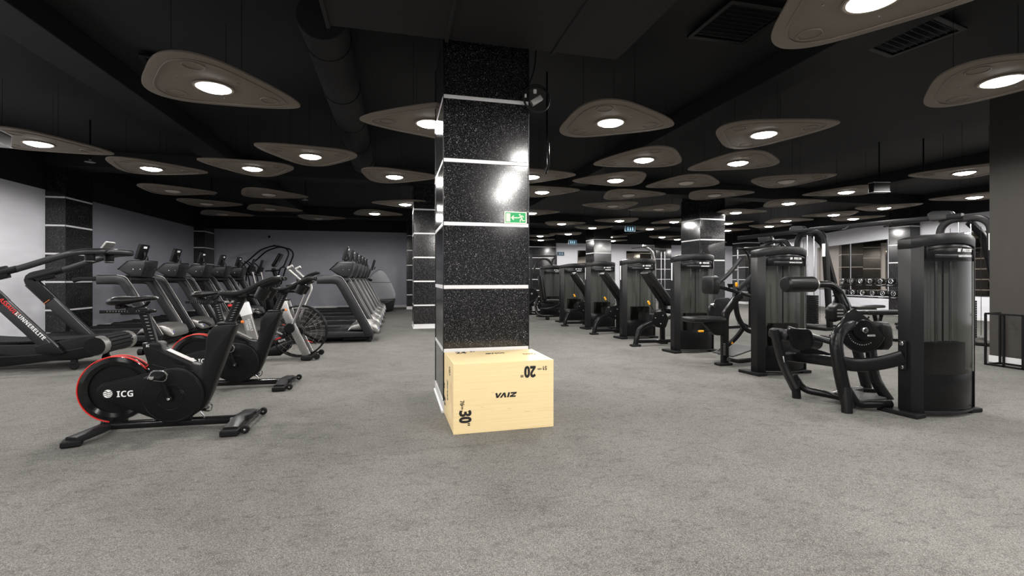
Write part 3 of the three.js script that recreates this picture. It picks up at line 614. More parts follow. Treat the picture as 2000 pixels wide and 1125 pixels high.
// ---------------------------------------------------------------- curved manual treadmill at the left
{
  const t = thing('curved_treadmill', 'black curved slat treadmill with red and white lettering on its leg', 'treadmill', -3.5, 7.26);
  const HW = 0.35;
  const prof = fil([[-1.95, 0.4], [-1.9, 0.44], [-1.5, 0.36], [-1.05, 0.325], [-0.6, 0.325], [-0.3, 0.395], [-0.1, 0.41], [-0.01, 0.35], [-0.02, 0.23], [-0.12, 0.15], [-0.55, 0.12], [-1.05, 0.07], [-1.6, 0.08], [-1.9, 0.16]], 0.07);
  for (const s of [1, -1]) {
    const p = part(t, 'side_panel', [plate(prof, 0.05, HW * s, 0.012)], M.blackSatin);
    part(p, 'side_trim', [sweep(curve([[-1.9, 0.3, HW * s + 0.027 * s], [-1.3, 0.2, HW * s + 0.027 * s], [-0.7, 0.2, HW * s + 0.027 * s], [-0.3, 0.255, HW * s + 0.027 * s], [-0.06, 0.3, HW * s + 0.027 * s]], 20), rrect(0.012, 0.004, 0.001), [0, 0, 1])], M.graphite);
  }
  for (const s of [1, -1]) {
    part(t, 'nose_cap', [drum(0.112, 0.02, -0.1, 0.282, (HW + 0.02) * s, 'z', 36)], M.blackSatin);
    part(t, 'nose_ring', [drum(0.119, 0.13, -0.1, 0.282, (HW - 0.05) * s, 'z', 40, 0.004)], M.steel, 'grey metal nose collar');
    part(t, 'leg', [bar([[-0.5, 0.25, (HW + 0.05) * s], [-0.54, 0.3, (HW + 0.05) * s], [-1.22, 1.07, (HW + 0.05) * s]], 0.15, 0.05, 0.03)], M.graphite);
    part(t, 'leg_edge', [bar([[-0.44, 0.25, (HW + 0.05) * s], [-1.15, 1.09, (HW + 0.05) * s]], 0.012, 0.052, 0.03)], M.silver, 'bright leg edge');
    part(t, 'leg_elbow', [bar([[-0.99, 0.82, (HW + 0.05) * s], [-1.25, 1.12, (HW + 0.05) * s], [-0.95, 1.2, (HW + 0.05) * s]], 0.145, 0.054, 0.09)], M.black);
    part(t, 'leg_foot', [plate(fil([[-0.68, 0.31], [-0.5, 0.36], [-0.38, 0.22], [-0.44, 0.2], [-0.66, 0.22]], 0.02), 0.06, (HW + 0.05) * s, 0.01)], M.black);
    part(t, 'caster', [drum(0.05, 0.035, -0.33, 0.05, (HW - 0.02) * s, 'z', 18), box(0.06, 0.08, 0.05, -0.33, 0.11, (HW - 0.02) * s)], M.rubber);
    part(t, 'rear_foot', [box(0.1, 0.08, 0.08, -1.7, 0.04, (HW - 0.05) * s)], M.rubber);
  }
  part(t, 'leg_print', [text('ASSAULT', 0.046, { shear: 0.2 }).rotateZ(-0.848).translate(-0.92, 0.785, HW + 0.0765)], M.red, 'red lettering');
  part(t, 'leg_print', [text('RUNNERELITE', 0.044, { sx: 1.05 }).rotateZ(-0.848).translate(-0.715, 0.555, HW + 0.0765)], M.printWhite, 'white lettering');
  part(t, 'warning_tag', [box(0.08, 0.006, 0.003, -1.03, 0.81, -HW - 0.022, 0.001, [0, 0, 0.7])], M.orange, 'orange tag');
  part(t, 'foot_bar', [box(0.5, 0.05, 0.66, -0.55, 0.14, 0, 0.012)], M.black);
  // handrails run forward into one loop
  const rail = path([[-1.24, 1.12, HW + 0.05], [-0.85, 1.235, HW + 0.05], [-0.5, 1.37, HW + 0.045], [-0.25, 1.45, HW + 0.03], [0.02, 1.465, HW - 0.08], [0.05, 1.465, 0], [0.02, 1.465, -HW + 0.08], [-0.25, 1.45, -HW - 0.03], [-0.5, 1.37, -HW - 0.045], [-0.85, 1.235, -HW - 0.05], [-1.24, 1.12, -HW - 0.05]], 0.12, 6);
  part(t, 'handrail', [sweep(rail, rrect(0.06, 0.075, 0.025))], M.graphite);
  for (const s of [1, -1]) part(t, 'grip', [tube([[-1.24, 1.125, (HW + 0.05) * s], [-0.86, 1.235, (HW + 0.05) * s]], 0.041, 0.03, 12)], M.rubber);
  part(t, 'console_tray', [box(0.28, 0.05, 0.62, -0.13, 1.44, 0, 0.02, [0, 0, 0.08])], M.blackSatin);
  for (const z of [0.24, 0.0]) { const c = part(t, 'cup_holder', [lathe([[0, -0.11], [0.046, -0.11], [0.05, -0.1], [0.052, 0], [0.045, 0], [0.042, -0.09], [0, -0.09]], 22, 'y', -0.2 + (0.24 - z) * 0.35, 1.43, z + 0.03)], M.black); part(c, 'cup_ring', [new THREE.TorusGeometry(0.05, 0.004, 6, 24).rotateX(Math.PI / 2).translate(-0.2 + (0.24 - z) * 0.35, 1.335, z + 0.03)], M.steel); }
  const dsp = part(t, 'display', [box(0.03, 0.14, 0.2, -0.1, 1.53, 0.1, 0.01, [0, 0, -0.6])], M.steel);
  part(dsp, 'screen', [box(0.006, 0.1, 0.16, -0.115, 1.54, 0.1, 0.002, [0, 0, -0.6])], M.blackGloss);
  // slats of the belt along the curved bed and round the front drum
  const bed = [];
  for (let i = 0; i <= 40; i++) { const x = -1.85 + i * 0.043; bed.push([x, 0.345 + 0.09 * ((x + 0.95) / 0.9) ** 2 * (x < -0.95 ? 1 : 0.6), 0]); }
  const pts = bed.filter(([x]) => x < -0.14).map(([x, y]) => [x, Math.min(y, 0.385), Math.atan2(0.2 * (x + 0.95), 1)]);
  for (let i = 0; i < 7; i++) { const a = 1.9 - i * 0.45; pts.push([-0.09 + 0.108 * Math.cos(a), 0.285 + 0.108 * Math.sin(a), a - Math.PI / 2]); }
  let first = null;
  for (const [x, y, a] of pts) {
    if (!first) { first = part(t, 'slat', [box(0.04, 0.02, 2 * HW - 0.2, 0, 0, 0, 0.004)], M.belt); first.position.set(x, y, 0); first.rotation.z = a; continue; }
    const m = again(t, first, x, y, 0); m.rotation.z = a;
  }
  part(t, 'belt_core', [drum(0.095, 0.62, -0.09, 0.285, 0, 'z', 24)], M.black);
}

// ---------------------------------------------------------------- motorised treadmills
const ORD = ['first', 'second', 'third', 'fourth', 'fifth', 'sixth'];
function treadmill(label, group, X, D) {
  const t = thing('treadmill', label, 'treadmill', X, D, 0, group);
  const HW = 0.42;
  part(t, 'deck', [box(1.95, 0.08, 2 * HW - 0.06, -1.08, 0.145, 0, 0.01)], M.black);
  part(t, 'belt', [box(1.72, 0.012, 0.54, -1.2, 0.196, 0, 0.004), drum(0.04, 0.54, -2.04, 0.16, 0, 'z', 16)], M.belt);
  for (const s of [1, -1]) {
    const r = part(t, 'side_rail', [plate(fil([[-2.1, 0.12], [-2.08, 0.2], [-0.6, 0.205], [-0.35, 0.19], [-0.1, 0.19], [-0.12, 0.1], [-2.05, 0.1]], 0.02), 0.11, (HW - 0.055) * s, 0.01)], M.graphite);
    part(r, 'rail_grip', [box(1.35, 0.01, 0.08, -1.38, 0.207, (HW - 0.055) * s, 0.003)], M.rubber);
    part(t, 'upright', [bar([[-1.0, 1.1, HW * s], [-0.74, 1.1, HW * s], [-0.65, 1.08, HW * s], [-0.58, 0.97, HW * s], [-0.15, 0.16, HW * s]], 0.15, 0.075, 0.15, [0, 0, 1], 0.03)], M.graphite);
    part(t, 'upright_edge', [bar([[-0.72, 1.174, (HW + 0.022) * s], [-0.6, 1.15, (HW + 0.022) * s], [-0.512, 1.01, (HW + 0.022) * s], [-0.082, 0.2, (HW + 0.022) * s]], 0.012, 0.022, 0.12)], M.silver, 'bright upright edge');
    part(t, 'handrail_grip', [bar([[-1.32, 1.085, HW * s], [-1.24, 1.112, HW * s], [-0.95, 1.112, HW * s]], 0.07, 0.07, 0.08, [0, 0, 1], 0.03)], M.rubber);
  }
  part(t, 'motor_hood', [loft([[-0.52, 0.2, 0.01, 0.3], [-0.46, 0.25, 0.05, 0.31], [-0.3, 0.275, 0.085, 0.33], [-0.14, 0.27, 0.085, 0.34], [-0.04, 0.23, 0.09, 0.33], [0.0, 0.19, 0.05, 0.31], [0.01, 0.17, 0.02, 0.3]], 18, 5)], M.steel, 'silver motor hood');
  part(t, 'hood_light', [box(0.012, 0.03, 0.03, 0.004, 0.2, 0.3, 0.003)], M.white);
  part(t, 'blue_marker', [box(0.012, 0.012, 0.02, 0.008, 0.225, 0.27, 0.003)], std(lin(0.02, 0.08, 0.7), 0.3));
  part(t, 'under_frame', [box(1.0, 0.06, 0.5, -0.9, 0.075, 0, 0.01), box(0.5, 0.07, 0.62, -0.35, 0.07, 0, 0.01)], M.black);
  for (const [x, z] of [[-0.15, 0.3], [-0.15, -0.3], [-1.9, 0.32], [-1.9, -0.32]]) part(t, 'foot', [drum(0.035, 0.09, x, 0.045, z, 'y', 14)], M.rubber);
  const con = part(t, 'console', [plate(fil([[-0.82, 1.27], [-0.67, 1.42], [-0.42, 1.42], [-0.44, 1.3], [-0.5, 1.14], [-0.64, 1.14]], 0.03), 0.46, 0, 0.025)], M.graphite);
  part(con, 'console_lip', [box(0.2, 0.014, 0.44, -0.76, 1.335, 0, 0.004, [0, 0, 0.77])], M.blackGloss);
  part(con, 'console_screw', [[-0.5, 1.27], [-0.6, 1.27]].map(([x, y]) => drum(0.008, 0.006, x, y, 0.231, 'z', 8)), M.chrome);
  part(con, 'rear_screw', [0.12, -0.12].map((z) => drum(0.008, 0.006, -0.448, 1.28, z, 'x', 8)), M.chrome);
  part(t, 'cross_bar', [box(0.14, 0.07, 2 * HW - 0.04, -0.62, 1.1, 0, 0.02), box(0.5, 0.03, 0.3, -0.75, 1.15, 0, 0.01)], M.black);
  const tab = part(t, 'tablet', [box(0.05, 0.26, 0.3, -0.575, 1.565, 0, 0.014, [0, 0, -0.28])], M.black);
  part(tab, 'tablet_screen', [box(0.004, 0.2, 0.26, -0.6, 1.572, 0, 0.001, [0, 0, -0.28])], M.blackGloss);
  part(tab, 'tablet_badge', [box(0.006, 0.035, 0.1, -0.524, 1.64, 0, 0.001, [0, 0, -0.28])], M.printWhite, 'white badge');
  part(t, 'tablet_bracket', [bar([[-0.6, 1.42, 0], [-0.53, 1.46, 0], [-0.54, 1.56, 0]], 0.03, 0.05, 0.03), bar([[-0.5, 1.42, 0.0], [-0.49, 1.47, 0], [-0.55, 1.54, 0]], 0.012, 0.04, 0.03)], M.blackSatin);
  return t;
}
const tm = treadmill('dark motorised treadmill with tablet console, first in the row behind the fan bike', 'treadmills behind the fan bike', -0.3, 9.05);
for (let i = 1; i < 6; i++) dup(tm, -0.3, 9.05 + 1.19 * i, 0, `dark motorised treadmill with tablet console, ${ORD[i]} in the row behind the fan bike`);
for (let i = 0; i < 5; i++) dup(tm, -3.6, 9.3 + 1.27 * i, 0, `dark motorised treadmill, ${ORD[i]} in the left wall row from the curved treadmill`, 'treadmills along the left wall');

// ---------------------------------------------------------------- cross trainers and stair climbers at the far end
function crossTrainer(label, X, D) {
  const t = thing('cross_trainer', label, 'cross trainer', X, D, 0, 'cross trainers behind the left treadmills');
  part(t, 'base', [box(1.5, 0.1, 0.3, -0.7, 0.07, 0, 0.02)], M.black);
  part(t, 'rear_foot', [box(0.1, 0.05, 0.6, -1.4, 0.03, 0)], M.rubber); part(t, 'front_foot', [box(0.1, 0.05, 0.6, -0.05, 0.03, 0)], M.rubber);
  part(t, 'drive_housing', [plate(fil([[-0.6, 0.1], [-0.55, 0.5], [-0.2, 0.65], [0.02, 0.5], [0.05, 0.1]], 0.12), 0.2, 0, 0.03)], M.darkGrey);
  part(t, 'mast', [bar([[-0.15, 0.55, 0], [-0.32, 1.3, 0]], 0.07, 0.06, 0.02)], M.silver, 'silver mast');
  for (const s of [1, -1]) {
    part(t, 'moving_arm', [tube([[-0.3, 0.7, 0.2 * s], [-0.35, 1.1, 0.22 * s], [-0.45, 1.5, 0.26 * s], [-0.6, 1.62, 0.26 * s]], 0.018, 0.1)], M.rubber);
    part(t, 'foot_arm', [bar([[-0.3, 0.5, 0.16 * s], [-1.2, 0.3, 0.16 * s]], 0.05, 0.04, 0.02)], M.graphite);
    part(t, 'foot_plate', [box(0.34, 0.04, 0.13, -0.95, 0.4, 0.16 * s, 0.015)], M.rubber);
    part(t, 'fixed_handle', [tube([[-0.3, 1.2, 0.05 * s], [-0.45, 1.22, 0.2 * s], [-0.6, 1.25, 0.2 * s]], 0.015, 0.05)], M.black);
  }
  part(t, 'console', [box(0.08, 0.22, 0.4, -0.34, 1.36, 0, 0.02, [0, 0, -0.35])], M.black);
  part(t, 'tablet', [box(0.035, 0.24, 0.2, -0.3, 1.57, 0, 0.01, [0, 0, -0.28]), box(0.004, 0.03, 0.06, -0.265, 1.64, 0, 0.001, [0, 0, -0.28])], M.blackSatin);
  return t;
}
const ct = crossTrainer('black cross trainer with silver mast next to the last left row treadmill', -3.8, 15.45);
dup(ct, -3.8, 16.35, 0, 'black cross trainer with silver mast next to the hooped stair climber');
{
  const t = thing('stair_climber', 'black stair climber with tall hoop handrails against the back wall', 'stair climber', -3.95, 17.4);
  part(t, 'housing', [plate(fil([[-1.1, 0.02], [-1.1, 0.25], [-0.2, 1.0], [0.1, 1.0], [0.2, 0.02]], 0.08), 0.55, 0, 0.03)], M.darkGrey);
  for (let i = 0; i < 5; i++) part(t, 'step', [box(0.24, 0.03, 0.5, -1.05 + i * 0.2, 0.3 + i * 0.17, 0, 0.006)], M.rubber);
  for (const s of [1, -1]) part(t, 'hoop_rail', [tube([[0.1, 0.9, 0.38 * s], [0.25, 1.45, 0.38 * s], [0.35, 1.5, 0.38 * s], [0.52, 1.95, 0.36 * s], [0.42, 2.12, 0.34 * s], [0.05, 2.2, 0.34 * s], [-0.35, 2.05, 0.36 * s], [-0.95, 1.45, 0.38 * s], [-1.05, 0.4, 0.38 * s]], 0.024, 0.14)], M.black);
  part(t, 'cross_rail', [tube([[0.05, 2.2, 0.34], [0.05, 2.2, -0.34]], 0.024)], M.black);
  part(t, 'cross_rail', [tube([[-0.2, 1.35, 0.38], [0.2, 1.4, 0], [-0.2, 1.35, -0.38]], 0.022, 0.1)], M.black);
  part(t, 'cross_rail', [tube([[0.3, 1.48, 0.38], [0.3, 1.48, -0.38]], 0.022)], M.black);
  part(t, 'console_mast', [bar([[0.1, 0.95, 0], [-0.05, 1.45, 0]], 0.1, 0.14, 0.03)], M.black);
  const c = part(t, 'console', [box(0.1, 0.5, 0.44, 0.08, 1.72, 0, 0.04, [0, 0, -0.5])], M.blackSatin);
  part(c, 'console_badge', [box(0.02, 0.16, 0.04, 0.1, 1.6, 0.1, 0.004, [0, 0, -0.5])], M.steel);
}
{
  const t = thing('elliptical_trainer', 'grey shrouded elliptical trainer at the far end of the treadmill row', 'cross trainer', -0.25, 16.45);
  part(t, 'tower_shroud', [plate(fil([[-0.75, 0.1], [-0.72, 0.9], [-0.5, 1.28], [-0.28, 1.42], [-0.1, 1.36], [0.1, 1.0], [0.25, 0.62], [0.24, 0.42], [-0.3, 0.4], [-0.4, 0.1]], 0.07), 0.6, 0, 0.06)], std(lin(0.22, 0.22, 0.24), 0.35));
  part(t, 'lower_shroud', [plate(fil([[-0.5, 0.03], [-0.42, 0.41], [0.24, 0.43], [0.16, 0.03]], 0.04), 0.58, 0, 0.04)], M.darkGrey);
  part(t, 'shroud_seam', [bar([[-0.5, 0.98, 0.302], [0.1, 0.98, 0.302]], 0.014, 0.006, 0.01)], M.black);
  part(t, 'foot_bed', [box(1.1, 0.12, 0.6, -1.1, 0.1, 0, 0.03)], M.black);
  for (const s of [1, -1]) { part(t, 'pedal', [box(0.4, 0.06, 0.18, -1.0, 0.32, 0.16 * s, 0.02)], M.rubber); part(t, 'handle', [tube([[-0.5, 1.05, 0.32 * s], [-0.75, 1.1, 0.32 * s], [-0.95, 1.1, 0.3 * s]], 0.035, 0.06)], M.rubber); }
  const d = part(t, 'console', [box(0.06, 0.36, 0.4, -0.48, 1.55, 0, 0.02, [0, 0, -0.28])], M.black);
  part(d, 'console_back', [box(0.03, 0.1, 0.1, -0.43, 1.45, 0, 0.01, [0, 0, -0.28])], M.blackSatin);
}

// ---------------------------------------------------------------- weight-stack machines
const CABX = 4.375, CABD = 3.03, CABP = 1.6836;
// cabinet plan: straight sides and a bowed front (x, z), z toward the aisle
const bow = (x, b = 0) => 0.165 - b - 0.1 * ((x - 0.04) / 0.35) ** 2;
function bowShape(x0, x1, back, b = 0, n = 14) { const o = []; for (let i = 0; i <= n; i++) o.push([x0 + (x1 - x0) * i / n, back]); for (let i = 0; i <= n; i++) { const x = x1 + (x0 - x1) * i / n; o.push([x, bow(x, b)]); } return o; }
function vert(plan, h, y0, bevel = 0.004) {                                 // plan (x, z) extruded upwards
  const g = plate(plan.map(([x, z]) => [x, -z]), h, 0, bevel);
  return g.rotateX(-Math.PI / 2).translate(0, y0 + h / 2, 0);
}
function bowSheet(x0, x1, y0, y1, b, th = 0.006, n = 14) {
  const o = []; for (let i = 0; i <= n; i++) { const x = x0 + (x1 - x0) * i / n; o.push([x, bow(x, b)]); }
  for (let i = n; i >= 0; i--) { const x = x0 + (x1 - x0) * i / n; o.push([x, bow(x, b) - th]); }
  return vert(o, y1 - y0, y0, 0.0015);
}
const sheetOne = (x0, x1, y0, y1, b, n = 14) => {                          // single sheet for the tinted window
  const pos = [], idx = []; for (let i = 0; i <= n; i++) { const x = x0 + (x1 - x0) * i / n; pos.push(x, y0, bow(x, b), x, y1, bow(x, b)); }
  for (let i = 0; i < n; i++) idx.push(2 * i, 2 * i + 2, 2 * i + 1, 2 * i + 1, 2 * i + 2, 2 * i + 3);
  const g = new THREE.BufferGeometry(); g.setAttribute('position', new THREE.Float32BufferAttribute(pos, 3)); g.setIndex(idx); g.computeVertexNormals(); return g;
};
// the tops of the cabinets are crowned: vertices above y0 sink toward both sides
function crown(g, y0 = 0) { const p = g.attributes.position; for (let i = 0; i < p.count; i++) if (p.getY(i) > y0) p.setY(i, p.getY(i) - 0.045 * ((p.getX(i) - 0.06) / 0.36) ** 2); return toCreasedNormals(g, 0.6); }
let cabParts = null;
const treadMat = std(lin(0.05, 0.05, 0.05), 0.5, 0.3, { bumpMap: carpetBump, bumpScale: 0.001 });
function cabinet(t, name, opt = {}) {
  if (!cabParts) {
    const frameHole = bowShape(-0.225, 0.315, -0.2, 0.012);
    cabParts = [
      ['side_frame', [vert([[-0.315, -0.04], [-0.235, -0.04], [-0.235, bow(-0.235)], [-0.315, bow(-0.315)]], 1.37, 0.035, 0.008)], M.darkGrey],
      ['side_frame', [vert([[0.33, -0.04], [0.352, -0.04], [0.352, bow(0.352)], [0.33, bow(0.33)]], 1.37, 0.035, 0.004)], M.darkGrey],
      ['top_cap', [crown(vert(bowShape(-0.317, 0.354, -0.043, -0.002), 0.09, 1.405, 0.012))], M.darkGrey],
      ['header_panel', [crown(bowSheet(-0.232, 0.328, 1.265, 1.4, 0.012), 1.33)], M.blackSatin],
      ['header_frame', [crown(bowSheet(-0.215, 0.305, 1.376, 1.386, 0.004, 0.01)), bowSheet(-0.215, -0.205, 1.285, 1.38, 0.004, 0.01), bowSheet(0.296, 0.305, 1.285, 1.38, 0.004, 0.01)], M.black],
      ['label_strip', [bowSheet(-0.15, 0.29, 1.29, 1.318, 0.009, 0.005)], M.graphite],
      ['shroud', [sheetOne(-0.232, 0.328, 0.345, 1.265, 0.012)], M.acrylic, 'smoked plastic window'],
      ['rear_panel', [slab(0.565, 1.33, 0.006, 0.048, 0.72, -0.035), slab(0.003, 0.92, 0.12, 0.3275, 0.805, 0.03)], M.stackBack, 'grey rear panel'],
      ['kick_panel', [bowSheet(-0.232, 0.328, 0.05, 0.343, 0.012)], M.blackSatin],
      ['kick_lip', [bowSheet(-0.23, 0.33, 0.03, 0.046, 0.0, 0.02)], M.graphite],
      ['weight_stack', Array.from({ length: 15 }, (_, i) => box(0.34, 0.0335, 0.1, 0.05, 0.1 + i * 0.034, 0.05, 0.0015)), M.plates],
      ['guide_rod', [drum(0.011, 1.3, -0.02, 0.72, 0.04, 'y', 12)], M.chrome],
      ['guide_rod', [drum(0.011, 1.3, 0.14, 0.72, 0.04, 'y', 12)], M.chrome],
      ['lift_cable', [drum(0.006, 0.8, 0.06, 1.0, 0.04, 'y', 8)], M.rubber],
      ['foot', [box(0.13, 0.035, 0.3, -0.31, 0.0175, -0.02, 0.008, [0, 0.12, 0])], M.rubber],
      ['foot', [box(0.13, 0.035, 0.26, 0.34, 0.0175, -0.02, 0.008)], M.rubber],
    ].map(([n, g, m, l]) => [n, join(g), m, l]);
  }
  for (const [n, g, m, l] of cabParts) { const o = new THREE.Mesh(g, m); o.name = n; o.castShadow = o.receiveShadow = true; if (l) o.userData.label = l; t.add(o); }
  // raised maker's mark: slanted strokes and letters
  const z = bow(0.15, 0.008), rot = (g) => g.rotateY(0.08).translate(0.15, 1.352, z);
  part(t, 'logo', [0, 1, 2, 3].map((i) => rot(plate([[-0.1 + i * 0.009, -0.013], [-0.094 + i * 0.009, -0.013], [-0.089 + i * 0.009, 0.013], [-0.095 + i * 0.009, 0.013]], 0.002, 0, 0))).concat([rot(text('PRECOR', 0.026, { sx: 0.84, shear: 0.2 }).translate(0.018, 0, 0))]), M.printWhite, 'white maker lettering');
  if (name) part(t, 'machine_name', [text(name, 0.0135, { sx: Math.min(1, 17 / name.length) }).rotateY(0.08).translate(0.13, 1.304, bow(0.13, 0.004))], M.printWhite, 'white machine name');
  else part(t, 'machine_name', [box(opt.w || 0.15, 0.012, 0.001, 0.14, 1.304, bow(0.14, 0.003), 0.0003)], M.printWhite, 'white machine name, too small to read');
  if (opt.sticker) part(t, 'sticker', [box(0.002, 0.26, 0.028, -0.317, 1.22, 0.0, 0.0006)], M.printWhite, 'white instruction sticker');
}
const machine = (i, label) => thing('weight_machine', label, 'weight machine', CABX, CABD + CABP * i);
// world X, Y, D to the local frame of machine i
const loc = (i) => (X, Y, D) => [X - CABX, Y, -(D - CABD - CABP * i)];

// back extension
{
  const t = machine(0, 'black back extension machine with roller pad and big range disc, nearest to the railing'), L = loc(0);
  cabinet(t, 'BACK EXTENSION');
  const UP = [0, 1, 0];
  part(t, 'hoop_frame', [bar([L(3.7, 0.03, 3.2), L(3.68, 0.3, 3.26), L(3.69, 0.6, 3.32), L(3.85, 0.72, 3.36), L(4.05, 0.68, 3.42)], 0.105, 0.075, 0.16, [0, 0, 1], 0.03)], M.blackSatin);
  part(t, 'hoop_leg', [bar([L(3.69, 0.2, 3.22), L(3.66, 0.0, 3.18)], 0.075, 0.075, 0.02, [0, 0, 1], 0.03)], M.black);
  part(t, 'side_beam', [bar([L(3.7, 0.4, 3.3), L(3.82, 0.38, 3.22), L(3.95, 0.42, 3.1), L(4.05, 0.475, 3.02)], 0.055, 0.115, 0.12, UP, 0.025)], M.blackSatin);
  part(t, 'beam_flange', [box(0.012, 0.24, 0.06, -0.332, 0.49, 0.01, 0.003)], M.black);
  for (const y of [0.395, 0.588]) part(t, 'bolt', [drum(0.018, 0.02, -0.342, y, 0.01, 'x', 12)], M.chrome);
  part(t, 'rear_beam', [bar([L(3.7, 0.4, 3.32), L(3.74, 0.38, 3.6), L(3.72, 0.36, 3.86)], 0.055, 0.095, 0.1, UP, 0.02)], M.blackSatin);
  part(t, 'rear_leg', [bar([L(3.54, 0.63, 3.84), L(3.6, 0.3, 3.8), L(3.65, 0.08, 3.7)], 0.05, 0.11, 0.1, [0.3, 0, -1], 0.015), bar([L(3.65, 0.16, 3.7), L(3.647, 0.0, 3.68)], 0.07, 0.07, 0.02, [0, 0, 1], 0.03)], M.black);
  part(t, 'leg_sticker', [box(0.002, 0.09, 0.025, ...L(3.572, 0.34, 3.76), 0.0005, [0, 0, 0.16])], M.printWhite, 'small white sticker');
  part(t, 'floor_tube', [tube([L(3.66, 0.2, 3.72), L(3.72, 0.075, 3.68), L(3.85, 0.06, 3.52), L(3.87, 0.06, 3.42)], 0.032, 0.08, 12), tube([L(3.72, 0.17, 3.22), L(3.78, 0.06, 3.2), L(3.95, 0.06, 3.16), L(4.07, 0.06, 3.14)], 0.034, 0.07, 12), tube([L(3.85, 0.06, 3.5), L(4.3, 0.07, 3.6)], 0.03, 0.05, 12), tube([L(3.84, 0.06, 3.2), L(3.86, 0.06, 3.5)], 0.03, 0.02, 12)], M.blackSatin);
  part(t, 'foot_plate', [box(0.3, 0.02, 0.3, ...L(4.0, 0.075, 3.38), 0.005)], treadMat, 'dark tread plate');
  part(t, 'rear_foot', [box(0.2, 0.04, 0.09, ...L(4.55, 0.02, 3.72), 0.01, [0, -0.5, 0]), bar([L(4.55, 0.02, 3.74), L(4.5, 0.4, 3.8)], 0.07, 0.07, 0.02)], M.black);
  part(t, 'seat_pad', [loft([[-0.16, 0, 0.02, 0.06], [-0.14, 0, 0.055, 0.12], [0, 0, 0.06, 0.14], [0.14, 0, 0.055, 0.12], [0.16, 0, 0.02, 0.06]], 14, 3).rotateZ(-0.2).translate(...L(3.72, 0.56, 3.84))], M.vinyl);
  part(t, 'pad_shell', [plate(fil([[-0.15, 0.1], [0.12, 0.08], [0.17, -0.06], [0.1, -0.12], [-0.08, -0.1]], 0.05), 0.03, 0, 0.008).translate(...L(3.7, 0.56, 3.7))], M.blackSatin);
  part(t, 'foot_roller', [loft([[-0.14, 0, 0.04, 0.04], [-0.12, 0, 0.075, 0.075], [0.12, 0, 0.065, 0.065], [0.15, 0, 0.03, 0.03]], 16, 2).rotateZ(-0.25).translate(...L(4.0, 0.5, 3.9))], M.vinyl);
  part(t, 'seat_bracket', [bar([L(3.85, 0.42, 3.86), L(4.1, 0.36, 3.8), L(4.2, 0.3, 3.7)], 0.05, 0.09, 0.1, UP)], M.black);
  // range disc on its pivot
  const dc = L(4.035, 0.665, 3.36);
  const disc = part(t, 'range_disc', [plate([...circle(0.205, 0, 0, 34, 1.95, 5.95), [0.1, 0.05], [0.05, 0.1]], 0.014, 0, 0.003).rotateY(-0.25).translate(...dc)], M.black);
  part(disc, 'disc_hole', Array.from({ length: 18 }, (_, i) => { const a = 2.7 + i * 0.15; return drum(0.005, 0.004, 0.135 * Math.cos(a), 0.135 * Math.sin(a), 0.0075, 'z', 8).rotateY(-0.25).translate(...dc); }), M.steel);
  part(disc, 'disc_rim', [sweep(circle(0.2, 0, 0, 34, 1.95, 5.95).map(([a, b]) => new THREE.Vector3(a, b, 0.008)), round(0.004, 6)).rotateY(-0.25).translate(...dc)], M.blackGloss);
  part(t, 'hub_plate', [drum(0.095, 0.03, 0, 0, 0.012, 'z', 28).rotateY(-0.25).translate(...dc)], M.blackSatin);
  part(t, 'hub_bolt', [drum(0.026, 0.03, 0, 0, 0.03, 'z', 16).rotateY(-0.25).translate(...dc), drum(0.012, 0.07, 0.06, -0.05, 0.02, 'x', 10).rotateY(-0.25).translate(...dc)], M.chrome);
  part(t, 'knuckle', [plate(fil([[-0.05, -0.09], [0.06, -0.06], [0.09, 0.06], [0.02, 0.1], [-0.06, 0.04]], 0.03), 0.1, 0, 0.015).translate(...L(3.99, 0.8, 3.6))], M.black);
  part(t, 'knuckle_cover', [0, 1, 2].map((i) => box(0.07, 0.012, 0.004, ...[L(4.0, 0.83 - i * 0.03, 3.545)[0], 0.83 - i * 0.03, L(4, 0, 3.545)[2]], 0.001)), M.steel);
  const arm = part(t, 'roller_arm', [tube([L(3.95, 1.065, 3.78), L(4.16, 1.06, 3.78), L(4.25, 0.98, 3.76), L(4.25, 0.78, 3.66), L(4.12, 0.7, 3.46)], 0.036, 0.1, 14)], M.blackSatin);
  part(arm, 'arm_collar', [drum(0.045, 0.04, ...L(3.965, 1.065, 3.78), 'x', 18)], M.steel);
  part(t, 'roller_pad', [lathe([[0, -0.17], [0.06, -0.168], [0.076, -0.15], [0.076, 0.15], [0.06, 0.168], [0, 0.17]], 28, 'x', ...L(3.775, 1.065, 3.78))], M.vinyl);
  part(t, 'hip_pad', [loft([[-0.06, 0, 0.09, 0.05], [-0.04, 0, 0.13, 0.09], [0.03, 0.0, 0.13, 0.1], [0.07, -0.01, 0.1, 0.08]], 12, 4).translate(...L(4.29, 0.6, 3.42))], M.black);
  part(t, 'pad_post', [bar([L(4.25, 0.5, 3.46), L(4.22, 0.2, 3.4), L(4.26, 0.03, 3.3)], 0.08, 0.06, 0.1)], M.blackSatin);
  part(t, 'cross_link', [bar([L(4.1, 0.5, 3.7), L(3.98, 0.56, 3.9), L(3.85, 0.62, 4.0)], 0.05, 0.05, 0.05, UP)], M.graphite);
}
